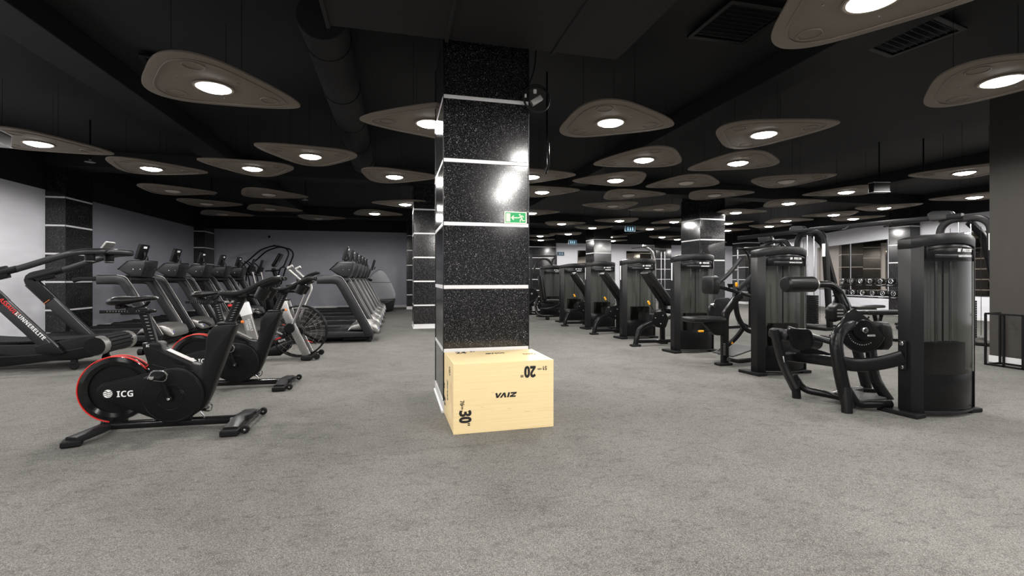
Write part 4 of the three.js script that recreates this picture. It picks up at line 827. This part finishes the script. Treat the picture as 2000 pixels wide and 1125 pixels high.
// seated row
{
  const t = machine(1, 'black seated row machine with chest pad, yellow seat lever and foot plate'), L = loc(1);
  cabinet(t, 'DIVERGING SEATED ROW', {});
  part(t, 'seat', [loft([[-0.24, 0, 0.012, 0.08], [-0.22, 0, 0.035, 0.14], [0.1, 0, 0.035, 0.19], [0.22, 0.0, 0.03, 0.17], [0.24, 0, 0.01, 0.12]], 14, 4).translate(...L(3.82, 0.6, 5.32))], M.cushion);
  part(t, 'seat_bracket', [plate(fil([[-0.18, 0.05], [0.2, 0.05], [0.2, -0.13], [0.02, -0.13]], 0.04), 0.08, 0, 0.01).translate(...L(3.95, 0.52, 5.3))], M.black);
  part(t, 'seat_lever', [tube([L(3.85, 0.46, 5.2), L(3.72, 0.46, 5.2)], 0.008, 0.01, 6)], M.black);
  part(t, 'lever_grip', [box(0.075, 0.025, 0.03, ...L(3.7, 0.462, 5.19), 0.01)], M.yellow, 'yellow lever grip');
  part(t, 'post', [bar([L(4.12, 0.02, 5.29), L(4.12, 0.6, 5.29), L(4.14, 0.68, 5.29), L(4.3, 0.87, 5.29), L(4.36, 0.9, 5.29)], 0.085, 0.07, 0.14)], M.blackSatin);
  part(t, 'post_spring', Array.from({ length: 9 }, (_, i) => box(0.03, 0.006, 0.004, ...L(4.085, 0.14 + i * 0.018, 5.248), 0.001)), M.steel);
  part(t, 'post_foot', [box(0.2, 0.035, 0.12, ...L(4.11, 0.0175, 5.3), 0.012)], M.rubber);
  part(t, 'brace', [bar([L(4.3, 0.86, 5.32), L(4.34, 0.6, 5.32), L(4.47, 0.44, 5.32), L(4.6, 0.4, 5.32)], 0.055, 0.05, 0.16)], M.blackSatin);
  part(t, 'pad_bar', [bar([L(3.97, 1.03, 5.3), L(4.25, 0.96, 5.3), L(4.6, 0.86, 5.3)], 0.045, 0.05, 0.05)], M.black);
  part(t, 'chest_pad', [loft([[-0.055, 0, 0.09, 0.1], [-0.045, 0, 0.115, 0.125], [0.035, 0, 0.12, 0.13], [0.055, 0, 0.1, 0.11]], 14, 4).translate(...L(3.92, 1.035, 5.3))], M.cushion);
  part(t, 'pad_lever', [box(0.03, 0.06, 0.03, ...L(4.265, 1.04, 5.25), 0.01)], M.yellow, 'yellow lever grip');
  part(t, 'cup', [lathe([[0, 0], [0.025, 0], [0.04, 0.05], [0.035, 0.05], [0, 0.01]], 14, 'y', ...L(4.2, 1.0, 5.28))], M.black);
  for (const s of [0, 0.5]) part(t, 'row_arm', [bar([L(4.25, 0.98, 5.2 + s), L(4.55, 1.22, 5.2 + s), L(4.7, 1.4, 5.25 + s * 0.9)], 0.05, 0.045, 0.1)], M.graphite);
  part(t, 'pivot_plate', [plate(fil([[-0.16, -0.1], [0.1, -0.12], [0.2, 0.02], [0.14, 0.14], [-0.1, 0.12]], 0.05), 0.03, 0, 0.006).translate(...L(4.3, 0.72, 5.6)), drum(0.1, 0.05, ...L(4.2, 0.68, 5.6), 'z', 24)], M.darkGrey);
  part(t, 'pivot_bolt', [drum(0.025, 0.06, ...L(4.16, 0.76, 5.57), 'z', 14)], M.chrome);
  part(t, 'foot_plate', [box(0.4, 0.02, 0.4, ...L(4.4, 0.16, 5.45), 0.006, [0, 0, 0.25])], treadMat, 'dark tread plate');
  part(t, 'plate_arm', [bar([L(4.25, 0.1, 5.6), L(4.5, 0.3, 5.55), L(4.62, 0.5, 5.5)], 0.05, 0.05, 0.1), bar([L(4.08, 0.1, 5.16), L(4.25, 0.06, 5.2), L(4.6, 0.08, 5.2)], 0.05, 0.06, 0.05)], M.black);
  part(t, 'warning_tag', [plate([[-0.02, -0.015], [0.02, -0.015], [0, 0.02]], 0.002, 0, 0).translate(...L(4.42, 0.25, 5.52))], M.yellow, 'yellow warning triangle');
}
// three leg machines with a reclined back pad
function legMachine(i, label, w) {
  const t = machine(i, label), L0 = loc(2), L = (X, Y, D) => { const p = L0(X, Y, D); return p; };
  cabinet(t, null, { sticker: true, w });
  part(t, 'back_pad', [loft([[-0.36, 0, 0.02, 0.1], [-0.345, 0, 0.05, 0.14], [-0.2, 0, 0.055, 0.16], [0.2, 0, 0.055, 0.18], [0.33, 0, 0.05, 0.17], [0.345, 0, 0.02, 0.13]], 14, 4).rotateZ(-0.93).translate(...L(4.28, 0.95, 7.2))], M.vinyl);
  part(t, 'pad_back', [bar([L(4.2, 0.97, 7.2), L(4.42, 0.66, 7.2), L(4.4, 0.45, 7.2)], 0.05, 0.09, 0.1)], M.black);
  part(t, 'front_leg', [tube([L(3.83, 0.02, 7.1), L(3.86, 0.16, 7.1), L(3.92, 0.29, 7.12), L(4.05, 0.35, 7.14), L(4.22, 0.4, 7.16)], 0.042, 0.12, 14)], M.blackSatin);
  part(t, 'leg_foot', [box(0.16, 0.035, 0.12, ...L(3.83, 0.0175, 7.1), 0.014)], M.rubber);
  part(t, 'floor_bar', [bar([L(3.86, 0.075, 7.1), L(4.5, 0.07, 7.12), L(4.75, 0.07, 7.14)], 0.05, 0.06, 0.03)], M.blackSatin);
  part(t, 'rear_leg', [bar([L(4.45, 0.05, 7.3), L(4.45, 0.5, 7.3)], 0.07, 0.07, 0.02), box(0.14, 0.035, 0.14, ...L(4.45, 0.0175, 7.3), 0.01)], M.black);
  part(t, 'pivot_box', [plate(fil([[-0.13, -0.03], [-0.09, 0.1], [0.12, 0.14], [0.2, 0.0], [0.14, -0.16], [-0.02, -0.14]], 0.04), 0.14, 0, 0.012).translate(...L(4.26, 0.44, 7.18))], M.black);
  part(t, 'pivot_bolt', [[4.2, 0.46], [4.3, 0.36], [4.34, 0.5]].map(([x, y]) => drum(0.012, 0.01, ...L(x, y, 7.105), 'z', 10)), M.chrome);
  part(t, 'lever_rod', [tube([L(4.21, 0.53, 7.1), L(4.08, 0.7, 7.08)], 0.006, 0.01, 6)], M.black);
  part(t, 'lever_grip', [box(0.032, 0.075, 0.03, ...L(4.065, 0.715, 7.08), 0.01, [0, 0, 0.5])], M.yellow, 'yellow lever grip');
  part(t, 'seat', [loft([[-0.22, 0, 0.012, 0.1], [-0.2, 0, 0.04, 0.17], [0.18, 0, 0.045, 0.19], [0.22, 0, 0.012, 0.14]], 14, 4).translate(...L(4.7, 0.56, 7.2))], M.vinyl);
  part(t, 'seat_rail', [bar([L(4.3, 0.42, 7.2), L(4.85, 0.5, 7.2)], 0.06, 0.07, 0.02)], M.graphite);
  part(t, 'side_handle', [tube([L(4.45, 0.45, 7.0), L(4.48, 0.62, 6.98), L(4.6, 0.66, 6.98), L(4.75, 0.6, 6.98)], 0.016, 0.05)], M.rubber);
  part(t, 'shin_roller', [drum(0.06, 0.4, ...L(4.95, 0.2, 7.2), 'z', 18), bar([L(4.85, 0.5, 7.0), L(4.95, 0.2, 7.0)], 0.04, 0.04, 0.02)], M.vinyl);
}
legMachine(2, 'leg machine with reclined black pad and yellow lever, next to the seated row machine', 0.16);
legMachine(3, 'leg machine with reclined black pad and yellow lever, middle one of the three alike', 0.08);
legMachine(4, 'leg machine with reclined black pad and yellow lever, next to the upright seat machine', 0.16);
// upright seat machine
{
  const t = machine(5, 'weight machine with upright black back pad and low padded seat'), L = loc(5);
  cabinet(t, null, { w: 0.13 });
  part(t, 'back_pad', [loft([[-0.34, 0, 0.02, 0.1], [-0.325, 0, 0.05, 0.15], [0.3, 0, 0.055, 0.18], [0.335, 0, 0.02, 0.14]], 14, 4).rotateZ(-1.42).translate(...L(3.82, 0.85, 12.2))], M.vinyl);
  part(t, 'seat', [loft([[-0.22, 0, 0.012, 0.1], [-0.2, 0, 0.05, 0.18], [0.18, 0, 0.05, 0.2], [0.22, 0, 0.012, 0.14]], 14, 4).translate(...L(4.06, 0.5, 12.2))], M.vinyl);
  part(t, 'frame', [bar([L(3.68, 0.42, 12.1), L(3.72, 0.3, 12.1), L(3.95, 0.3, 12.05), L(4.4, 0.42, 12.0)], 0.06, 0.07, 0.1), bar([L(3.66, 0.4, 12.3), L(3.7, 0.15, 12.25), L(3.85, 0.1, 12.2), L(4.4, 0.11, 12.1)], 0.06, 0.06, 0.1), bar([L(3.75, 0.6, 12.28), L(3.66, 0.4, 12.28)], 0.06, 0.1, 0.05)], M.blackSatin);
  part(t, 'frame_foot', [box(0.08, 0.1, 0.1, ...L(3.95, 0.05, 12.12), 0.01)], M.rubber);
  part(t, 'frame_shell', [plate(fil([[-0.2, 0.1], [0.25, 0.08], [0.2, -0.1], [-0.12, -0.12]], 0.05), 0.2, 0, 0.02).translate(...L(3.92, 0.38, 12.22))], M.black);
  part(t, 'bolt', [drum(0.018, 0.02, -0.335, 0.5, 0.02, 'x', 12), drum(0.018, 0.02, -0.335, 0.28, 0.02, 'x', 12)], M.chrome);
}
{
  const t = machine(6, 'last weight machine of the row with range disc and arched top frame'), L = loc(6);
  cabinet(t, null, { w: 0.12 });
  part(t, 'range_disc', [drum(0.21, 0.03, ...L(3.9, 0.62, 13.5), 'z', 32)], M.black);
  part(t, 'hub_bolt', [drum(0.03, 0.05, ...L(3.9, 0.66, 13.48), 'z', 14)], M.chrome);
  part(t, 'frame', [bar([L(3.8, 0.05, 13.5), L(3.85, 0.4, 13.5), L(4.1, 0.5, 13.5), L(4.4, 0.4, 13.3)], 0.07, 0.07, 0.12), bar([L(3.7, 0.06, 13.5), L(4.4, 0.06, 13.5)], 0.06, 0.06, 0.02)], M.blackSatin);
  part(t, 'roller', [drum(0.07, 0.3, ...L(3.85, 0.35, 13.6), 'x', 18)], M.vinyl);
}
{
  const t = thing('press_station', 'dark press station with arched frame rising above the last weight machine', 'weight machine', 4.65, 14.7);
  for (const x of [-0.42, 0.42]) part(t, 'post', [bar([[x, 0, 0], [x, 1.88, 0]], 0.07, 0.08, 0.01)], M.darkGrey);
  part(t, 'top_bar', [bar([[-0.42, 1.84, 0], [0.42, 1.84, 0]], 0.05, 0.05, 0.02, [0, 1, 0])], M.black);
  part(t, 'arch', [bar([[-0.36, 1.3, 0.05], [-0.26, 1.6, 0.05], [-0.12, 1.74, 0.05], [0.12, 1.74, 0.05], [0.26, 1.6, 0.05], [0.36, 1.3, 0.05]], 0.07, 0.06, 0.1), bar([[0.42, 1.82, 0], [0.3, 1.7, 0], [0.26, 1.4, 0]], 0.06, 0.05, 0.1)], M.black);
  part(t, 'base', [box(1.0, 0.08, 0.5, 0, 0.04, 0), box(0.5, 0.06, 0.4, 0, 0.5, 0.1, 0.02)], M.black);
}

// ---------------------------------------------------------------- cable crossover, towers and free weights on the right
function cableTower(name, label, X, D, turn, group, h = 2.15) {
  const t = thing(name, label, 'cable machine', X, D, turn, group);
  for (const z of [-0.36, 0.36]) part(t, 'side_frame', [bar([[0.25 * 0, 0.03, z * 1.25], [0, h - 0.12, z * 0.9], [0, h, z * 0.55], [0, h, 0]], 0.11, 0.09, 0.16, [1, 0, 0], 0.02)], M.black);
  part(t, 'base', [box(0.5, 0.06, 1.1, 0, 0.03, 0, 0.015), box(1.0, 0.06, 0.16, 0.2, 0.03, 0, 0.015)], M.black);
  part(t, 'weight_stack', Array.from({ length: 16 }, (_, i) => box(0.14, 0.035, 0.28, 0.0, 0.12 + i * 0.04, 0, 0.004)), M.plates);
  for (const z of [-0.08, 0.08]) part(t, 'guide_rod', [drum(0.011, h - 0.1, 0, h / 2, z, 'y', 10)], M.chrome, 'chrome guide rod');
  for (const z of [-0.2, 0.2]) part(t, 'cable', [drum(0.004, h - 0.3, 0.03, h / 2, z, 'y', 6)], M.rubber);
  const p = part(t, 'pulley_housing', [plate(fil([[-0.2, -0.07], [0.16, -0.09], [0.2, 0.04], [0.14, 0.1], [-0.14, 0.08]], 0.05), 0.14, 0, 0.012).rotateY(Math.PI / 2).translate(0, h + 0.08, -0.3)], M.darkGrey);
  part(p, 'pulley', [drum(0.07, 0.03, 0.04, h + 0.02, -0.3, 'x', 20)], M.black);
  part(t, 'instruction_card', [box(0.012, 0.28, 0.07, -0.058, h - 0.42, 0.35, 0.003)], M.printWhite, 'white instruction card');
  part(t, 'strut', [bar([[0.02, h - 0.06, 0.05], [0.15, h - 0.3, 0.2], [0.5, 0.1, 0.42]], 0.09, 0.1, 0.1)], M.black);
  return t;
}
const XT = 9.35;
cableTower('cable_tower', 'tall black cable tower seen past the back extension machine beside the taupe pier', 9.55, 6.1, 0.3);
cableTower('cable_tower', 'black cable tower with chrome rods behind the seated row cabinet', 9.05, 8.75, 0.1);
cableTower('cable_tower', 'low black cable tower behind the seated row machine, left of the crossover', 9.36, 10.05, 0.2, undefined, 2.05);
{
  const t = thing('crossover_beam', 'long black crossover beam joining the two cable towers', 'beam', 0, 0);
  part(t, 'beam', [bar([[9.5, 2.2, -6.1], [9.05, 2.21, -8.75]], 0.1, 0.09, 0.02, [0, 1, 0]), bar([[9.05, 2.2, -8.75], [8.5, 2.14, -10.4]], 0.08, 0.08, 0.02, [0, 1, 0])], M.black);
  for (const [x, d] of [[9.0, 7.7], [9.2, 7.0]]) part(t, 'pull_up_grip', [tube([[x - 0.1, 2.17, -d], [x - 0.25, 2.1, -d + 0.05], [x - 0.4, 2.08, -d + 0.1]], 0.018, 0.06)], M.rubber);
}
{
  const t = thing('lat_pulldown', 'silver and black pulldown frame behind the third weight cabinet', 'weight machine', 8.35, 14.2, 0.25);
  part(t, 'column', [tube([[0, 0.02, 0], [0.02, 1.7, 0], [-0.12, 2.05, 0], [-0.5, 2.18, 0]], 0.05, 0.3, 14)], M.silver, 'silver column');
  part(t, 'bar', [tube([[-0.52, 2.12, -0.5], [-0.55, 2.14, 0], [-0.52, 2.12, 0.5]], 0.016, 0.1)], M.black);
  part(t, 'weight_stack', Array.from({ length: 14 }, (_, i) => box(0.28, 0.035, 0.16, 0.4, 0.1 + i * 0.04, 0, 0.004)), M.plates);
  for (const z of [-0.08, 0.08]) part(t, 'guide_rod', [drum(0.012, 2.0, 0.4, 1.0, z, 'y', 10)], M.chrome);
  part(t, 'head', [bar([[-0.1, 2.08, 0], [0.5, 2.08, 0]], 0.07, 0.08, 0.02)], M.black);
  part(t, 'base', [box(1.3, 0.06, 0.5, 0.1, 0.03, 0)], M.black);
  part(t, 'seat', [box(0.4, 0.09, 0.3, -0.5, 0.5, 0, 0.03), bar([[-0.5, 0.03, 0], [-0.5, 0.46, 0]], 0.08, 0.08, 0.02)], M.vinyl);
}
{
  const t = thing('smith_frame', 'chrome guided rack frame behind the seated row machine', 'weight machine', 7.6, 8.7, 0.1);
  for (const z of [-0.45, 0.45]) {
    part(t, 'guide_post', [drum(0.02, 1.75, -0.1, 0.9, z, 'y', 12)], M.chrome, 'chrome guide post');
    part(t, 'frame_post', [bar([[0.25, 0.03, z], [0.25, 1.6, z], [0.1, 1.78, z], [-0.12, 1.78, z]], 0.045, 0.04, 0.14)], M.black);
    part(t, 'foot', [box(0.9, 0.06, 0.08, 0, 0.03, z)], M.black);
    part(t, 'peg', [drum(0.02, 0.3, -0.25, 1.3, z, 'x', 10)], M.steel);
  }
  part(t, 'top_bar', [bar([[0.1, 1.78, -0.45], [0.1, 1.78, 0.45]], 0.06, 0.06, 0.02, [0, 1, 0])], M.black);
  part(t, 'press_arm', [bar([[0.2, 0.5, 0], [-0.1, 0.65, 0], [-0.35, 0.9, 0.1]], 0.07, 0.06, 0.1)], M.black);
}
// two tier dumbbell rack in front of the mirror
const bell = (label, group) => {
  const t = thing('dumbbell', label, 'dumbbell', 0, 0, 0, group);
  part(t, 'handle', [drum(0.016, 0.18, 0, 0, 0, 'x', 12)], M.chrome);
  for (const s of [-1, 1]) {
    const h = part(t, 'head', [lathe([[0, -0.05], [0.06, -0.05], [0.075, -0.035], [0.075, 0.035], [0.06, 0.05], [0, 0.05]], 20, 'x', 0.115 * s, 0, 0)], M.black);
    part(h, 'head_ring', [new THREE.TorusGeometry(0.05, 0.008, 6, 22).rotateY(Math.PI / 2).translate(0.166 * s, 0, 0), drum(0.018, 0.012, 0.165 * s, 0, 0, 'x', 12)], M.chrome, 'chrome end ring');
  }
  return t;
};
{
  const RX = 12.0, RD = 9.75, W = 1.9, ang = -Math.PI / 2;
  const t = thing('dumbbell_rack', 'black two-tier dumbbell rack in front of the side wall mirror', 'rack', RX, RD, ang, undefined);
  for (const s of [-1, 1]) {
    part(t, 'side_frame', [bar([[W / 2 * s, 0.03, 0.32], [W / 2 * s, 0.5, 0.1], [W / 2 * s, 0.98, -0.2]], 0.07, 0.06, 0.06, [1, 0, 0]), bar([[W / 2 * s, 0.03, -0.3], [W / 2 * s, 0.7, -0.1]], 0.06, 0.06, 0.05, [1, 0, 0])], M.black);
    part(t, 'foot', [box(0.1, 0.05, 0.8, W / 2 * s, 0.025, 0)], M.rubber);
  }
  const tiers = [[0.63, 0.1], [0.93, -0.16]];
  for (const [y, z] of tiers) part(t, 'shelf', [box(W, 0.02, 0.05, 0, y, z + 0.09, 0.004, [0.5, 0, 0]), box(W, 0.02, 0.05, 0, y + 0.05, z - 0.09, 0.004, [0.5, 0, 0])], M.black);
  const m = new THREE.Matrix4().makeRotationY(ang);
  let b0 = null;
  for (const [k, [y, z]] of tiers.entries()) for (let i = 0; i < 7; i++) {
    const p = new THREE.Vector3(-0.82 + i * 0.265, y + 0.11, z).applyMatrix4(m);
    const X = RX + p.x, D = RD - p.z, lab = k ? 'black dumbbell with chrome ends on the upper tier of the rack' : 'black dumbbell with chrome ends on the lower tier of the rack', grp = k ? 'dumbbells on the upper rack tier' : 'dumbbells on the lower rack tier';
    if (!b0) { b0 = bell(lab, grp); b0.position.set(X, p.y, -D); b0.rotation.y = ang + Math.PI / 2; } else dup(b0, X, D, ang + Math.PI / 2, lab, grp, p.y);
  }
  // small upright rack far back with more dumbbells
  const r2 = thing('dumbbell_rack', 'narrow upright dumbbell rack behind the second leg machine', 'rack', 8.9, 16.0, 0.2);
  for (const s of [-1, 1]) part(r2, 'side_frame', [bar([[0.3 * s, 0.02, 0.2], [0.3 * s, 1.5, -0.1]], 0.05, 0.06, 0.02, [1, 0, 0])], M.black);
  part(r2, 'foot_frame', [box(0.7, 0.04, 0.5, 0, 0.02, 0.05)], M.black);
  for (let k = 0; k < 5; k++) {
    part(r2, 'shelf', [box(0.6, 0.02, 0.14, 0, 0.35 + k * 0.26, 0.2 - k * 0.055, 0.004)], M.black);
    for (const x of [-0.14, 0.14]) dup(b0, 8.9 + x * 0.98 + 0.02, 16.0 - 0.24 + k * 0.055, 1.77, 'chrome ended dumbbell on the narrow upright rack', 'dumbbells on the narrow upright rack', 0.435 + k * 0.26);
  }
}
// flat bench
{
  const t = thing('flat_bench', 'black flat weight bench in front of the dumbbell rack', 'bench', 10.6, 8.75, 0.25);
  part(t, 'pad', [loft([[-0.62, 0, 0.01, 0.1], [-0.6, 0, 0.035, 0.13], [0.6, 0, 0.035, 0.14], [0.62, 0, 0.01, 0.1]], 14, 4).translate(0, 0.45, 0)], M.cushion);
  part(t, 'spine', [bar([[-0.5, 0.38, 0], [0.45, 0.38, 0]], 0.05, 0.06, 0.02)], M.black);
  part(t, 'leg', [bar([[0.35, 0.38, 0], [0.5, 0.04, 0]], 0.07, 0.08, 0.02), box(0.12, 0.04, 0.5, 0.5, 0.02, 0)], M.black);
  part(t, 'leg', [bar([[-0.3, 0.36, 0], [-0.48, 0.3, 0], [-0.56, 0.04, 0]], 0.06, 0.07, 0.12), box(0.12, 0.04, 0.4, -0.56, 0.02, 0)], M.black);
  part(t, 'adjuster_arc', [tube(circle(0.24, 0.0, 0.4, 10, 3.9, 5.4).map(([x, y]) => [x, y, 0]), 0.018, 0.01)], M.blackSatin);
}
{
  const t = thing('floor_barbell', 'short black bar lying on the floor near the bench', 'bar', 10.4, 7.75, 0.9);
  part(t, 'shaft', [drum(0.022, 0.5, 0, 0.06, 0, 'x', 10)], M.black);
  part(t, 'end', [drum(0.06, 0.12, -0.25, 0.06, 0, 'x', 16)], M.rubber); part(t, 'end', [drum(0.06, 0.12, 0.25, 0.06, 0, 'x', 16)], M.rubber);
}
{
  const t = thing('adjustable_bench', 'black adjustable bench with yellow lever behind the roller pad', 'bench', 8.2, 6.9, -0.3);
  part(t, 'seat', [box(0.5, 0.08, 0.3, -0.2, 0.5, 0, 0.03)], M.cushion); part(t, 'back', [box(0.7, 0.08, 0.3, 0.42, 0.5, 0, 0.03)], M.cushion);
  part(t, 'frame', [bar([[-0.5, 0.05, 0], [0.5, 0.05, 0]], 0.07, 0.07, 0.02), bar([[0.0, 0.05, 0], [-0.05, 0.46, 0]], 0.08, 0.08, 0.02), box(0.08, 0.05, 0.5, -0.5, 0.025, 0), box(0.08, 0.05, 0.5, 0.5, 0.025, 0), bar([[0.3, 0.08, 0], [0.4, 0.46, 0]], 0.05, 0.05, 0.02)], M.black);
  part(t, 'lever_grip', [box(0.11, 0.035, 0.035, -0.2, 0.38, 0.18, 0.012)], M.yellow, 'yellow lever grip');
}
// ---------------------------------------------------------------- railing before the pier
{
  const t = thing('railing', 'low black square-tube railing standing before the taupe pier', 'railing', 7.44, 4.52);
  const H = 0.665, L = 1.5, W = 0.26, q = 0.022;
  part(t, 'top_rail', [box(q, q, L, 0, H, L / 2, 0.002), box(W, q, q, W / 2, H, 0, 0.002)], M.black);
  part(t, 'bottom_rail', [box(q, q, L, 0, q / 2, L / 2, 0.002), box(q, q, L, W, q / 2, L / 2, 0.002), box(W, q, q, W / 2, q / 2, 0, 0.002)], M.black);
  for (let i = 0; i < 9; i++) part(t, 'baluster', [box(q, H, q, 0, H / 2, i * 0.19, 0.002)], M.black);
  part(t, 'baluster', [box(q, H, q, W, H / 2, 0, 0.002)], M.black);
}

// ---------------------------------------------------------------- things under the ceiling
{
  const t = thing('air_duct', 'black rectangular air duct crossing above the first pillar', 'duct', 0.7, 3.3, 0, undefined, 3.28);
  part(t, 'casing', [box(2.4, 0.46, 1.1, 0, 0, 0, 0.01)], blackPaint);
  for (const x of [-1.2, -0.3, 0.6]) part(t, 'flange', [box(0.03, 0.49, 1.13, x, 0, 0, 0.004)], blackPaint);
  const r = thing('round_duct', 'black round air duct running back from the first pillar', 'duct', -0.6, 6.8, 0, undefined, 3.3);
  part(r, 'pipe', [drum(0.2, 5.2, 0, 0, 0, 'z', 32, 0.005)], blackPaint);
  for (const z of [-2.2, -1.1, 0, 1.1, 2.2]) part(r, 'pipe_joint', [drum(0.21, 0.03, 0, 0, z, 'z', 32, 0.004)], blackPaint);
  const v = thing('ceiling_vent', 'black square air grille in the ceiling right of the pillar', 'vent', 3.1, 3.8, 0, undefined, 3.5);
  part(v, 'frame', [box(0.64, 0.03, 0.05, 0, 0, 0.3), box(0.64, 0.03, 0.05, 0, 0, -0.3), box(0.05, 0.03, 0.6, 0.3, 0, 0), box(0.05, 0.03, 0.6, -0.3, 0, 0)], M.darkGrey);
  for (let i = 0; i < 9; i++) part(v, 'slat', [box(0.55, 0.006, 0.045, 0, 0.005, -0.24 + i * 0.06, 0.001, [0.6, 0, 0])], M.black);
  dup(v, -2.4, 6.2, 0.2, 'black square air grille in the ceiling above the fan bike');
  dup(v, 4.9, 3.6, 0.2, 'black square air grille in the ceiling above the back extension machine');
}
{
  const t = thing('cable_coil', 'loose black cable coil with small plug box hanging beside the pillar top', 'cable', 1.17, 3.95, 0, undefined, 2.68);
  part(t, 'coil', [sweep(Array.from({ length: 60 }, (_, i) => { const a = i / 60 * 6.2832 * 2; const r = 0.115 + 0.008 * Math.sin(a * 0.5); return new THREE.Vector3(0.02 + r * Math.cos(a), r * Math.sin(a), 0.01 * Math.sin(a * 0.5)); }), round(0.006, 6), [0, 0, 1], true)], M.rubber);
  part(t, 'lead', [tube([[-0.06, 0.1, 0], [0.0, 0.25, 0], [0.03, 0.62, -0.02]], 0.007, 0.1, 6)], M.rubber);
  part(t, 'plug_box', [box(0.11, 0.05, 0.04, 0.01, -0.02, 0.02, 0.006, [0, 0, 0.6])], M.steel, 'grey plug box');
  part(t, 'plug', [box(0.026, 0.035, 0.02, 0.0, 0.06, 0.01, 0.004)], M.white); part(t, 'plug', [box(0.016, 0.03, 0.02, -0.085, 0.015, 0.01, 0.004)], M.white);
}
{
  const t = thing('projector_box', 'grey framed box hanging from the ceiling above the curved treadmill', 'box', -4.27, 6.02, 0.15, undefined, 2.58);
  part(t, 'body', [box(0.6, 0.12, 0.3, 0, 0, 0, 0.01)], M.black); part(t, 'edge', [box(0.61, 0.02, 0.31, 0, 0.07, 0, 0.004), box(0.61, 0.006, 0.31, 0, -0.062, 0, 0.002)], M.steel, 'pale edge');
  part(t, 'hanger', [box(0.03, 0.86, 0.03, 0.1, 0.5, 0)], M.black);
  const tv = thing('hanging_screen', 'thin black screen hanging edge-on right of the pillar', 'screen', 1.72, 5.3, 1.33, undefined, 2.52);
  part(tv, 'panel', [box(0.45, 0.26, 0.03, 0, 0, 0, 0.006)], M.blackGloss); part(tv, 'bracket', [box(0.02, 0.9, 0.02, 0, 0.57, 0)], M.black);
  const pb = thing('hanging_box', 'small grey framed box hanging from the ceiling above the cable towers', 'box', 8.3, 6.6, -0.2, undefined, 2.72);
  part(pb, 'body', [box(0.3, 0.16, 0.12, 0, 0, 0, 0.008)], M.black); part(pb, 'edge', [box(0.31, 0.016, 0.13, 0, 0.085, 0, 0.003), box(0.31, 0.008, 0.13, 0, -0.082, 0, 0.002)], M.steel);
  part(pb, 'hanger', [box(0.02, 0.72, 0.02, 0, 0.45, 0)], M.black);
}
const spr = (X, D, label) => {
  const t = thing('sprinkler', label, 'sprinkler', X, D, 0, 'ceiling sprinklers', 2.9);
  part(t, 'pipe', [drum(0.012, 0.65, 0, 0.325, 0, 'y', 8)], M.black); part(t, 'deflector', [drum(0.07, 0.006, 0, 0.0, 0, 'y', 18), drum(0.018, 0.05, 0, 0.02, 0, 'y', 10)], M.steel);
  return t;
};
const s0 = spr(-4.55, 8.6, 'small grey ceiling sprinkler head on a short pipe');
for (const [X, D] of [[-2.0, 11.6], [8.9, 6.3], [-3.8, 11.3], [1.35, 5.0]]) dup(s0, X, D);
const guide = canvasTexture(256, 128, (c, w, h) => { c.fillStyle = '#10202c'; c.fillRect(0, 0, w, h); c.strokeStyle = '#8ec8ee'; c.lineWidth = 4; c.strokeRect(6, 6, w - 12, h - 12); c.fillStyle = '#9fd4f5'; for (const x of [70, 128, 186]) { c.beginPath(); c.arc(x, 40, 12, 0, 7); c.fill(); c.fillRect(x - 11, 56, 22, 46); } });
function guideSign(label, X, Y, D, hang) {
  const t = thing('guide_sign', label, 'sign', X, D, 0, undefined, Y);
  part(t, 'case', [box(0.36, 0.19, 0.04, 0, 0, 0, 0.006)], M.black);
  part(t, 'sign_face', [new THREE.PlaneGeometry(0.35, 0.18).translate(0, 0, 0.0212)], std(0xffffff, 0.4, 0, { map: guide }), 'pale blue pictograms');
  if (hang) part(t, 'hanger', [drum(0.008, CEIL - Y - 0.1, 0, (CEIL - Y + 0.09) / 2, 0, 'y', 6)], M.black);
}
guideSign('dark hanging sign with pale blue pictograms above the leg machines', 7.1, 2.66, 13.5, true);
guideSign('dark hanging sign with pale blue pictograms near the distant pillar', 7.0, 2.58, 18.2, true);
guideSign('wall sign with pale blue pictograms on the far wall beside the distant pillar', 7.98, 2.33, 22.36, false);
{
  const t = thing('security_camera', 'small pale dome camera on the back wall', 'camera', -4.4, 18.62, 0, undefined, 2.6);
  part(t, 'mount', [drum(0.05, 0.04, 0, 0, 0, 'z', 16)], M.white); part(t, 'dome', [new THREE.SphereGeometry(0.045, 14, 10).translate(0, 0, 0.04)], M.blackGloss);
}

scene.traverse((o) => { if (o.isMesh) { o.castShadow = true; o.receiveShadow = true; } });
renderer.render(scene, camera);
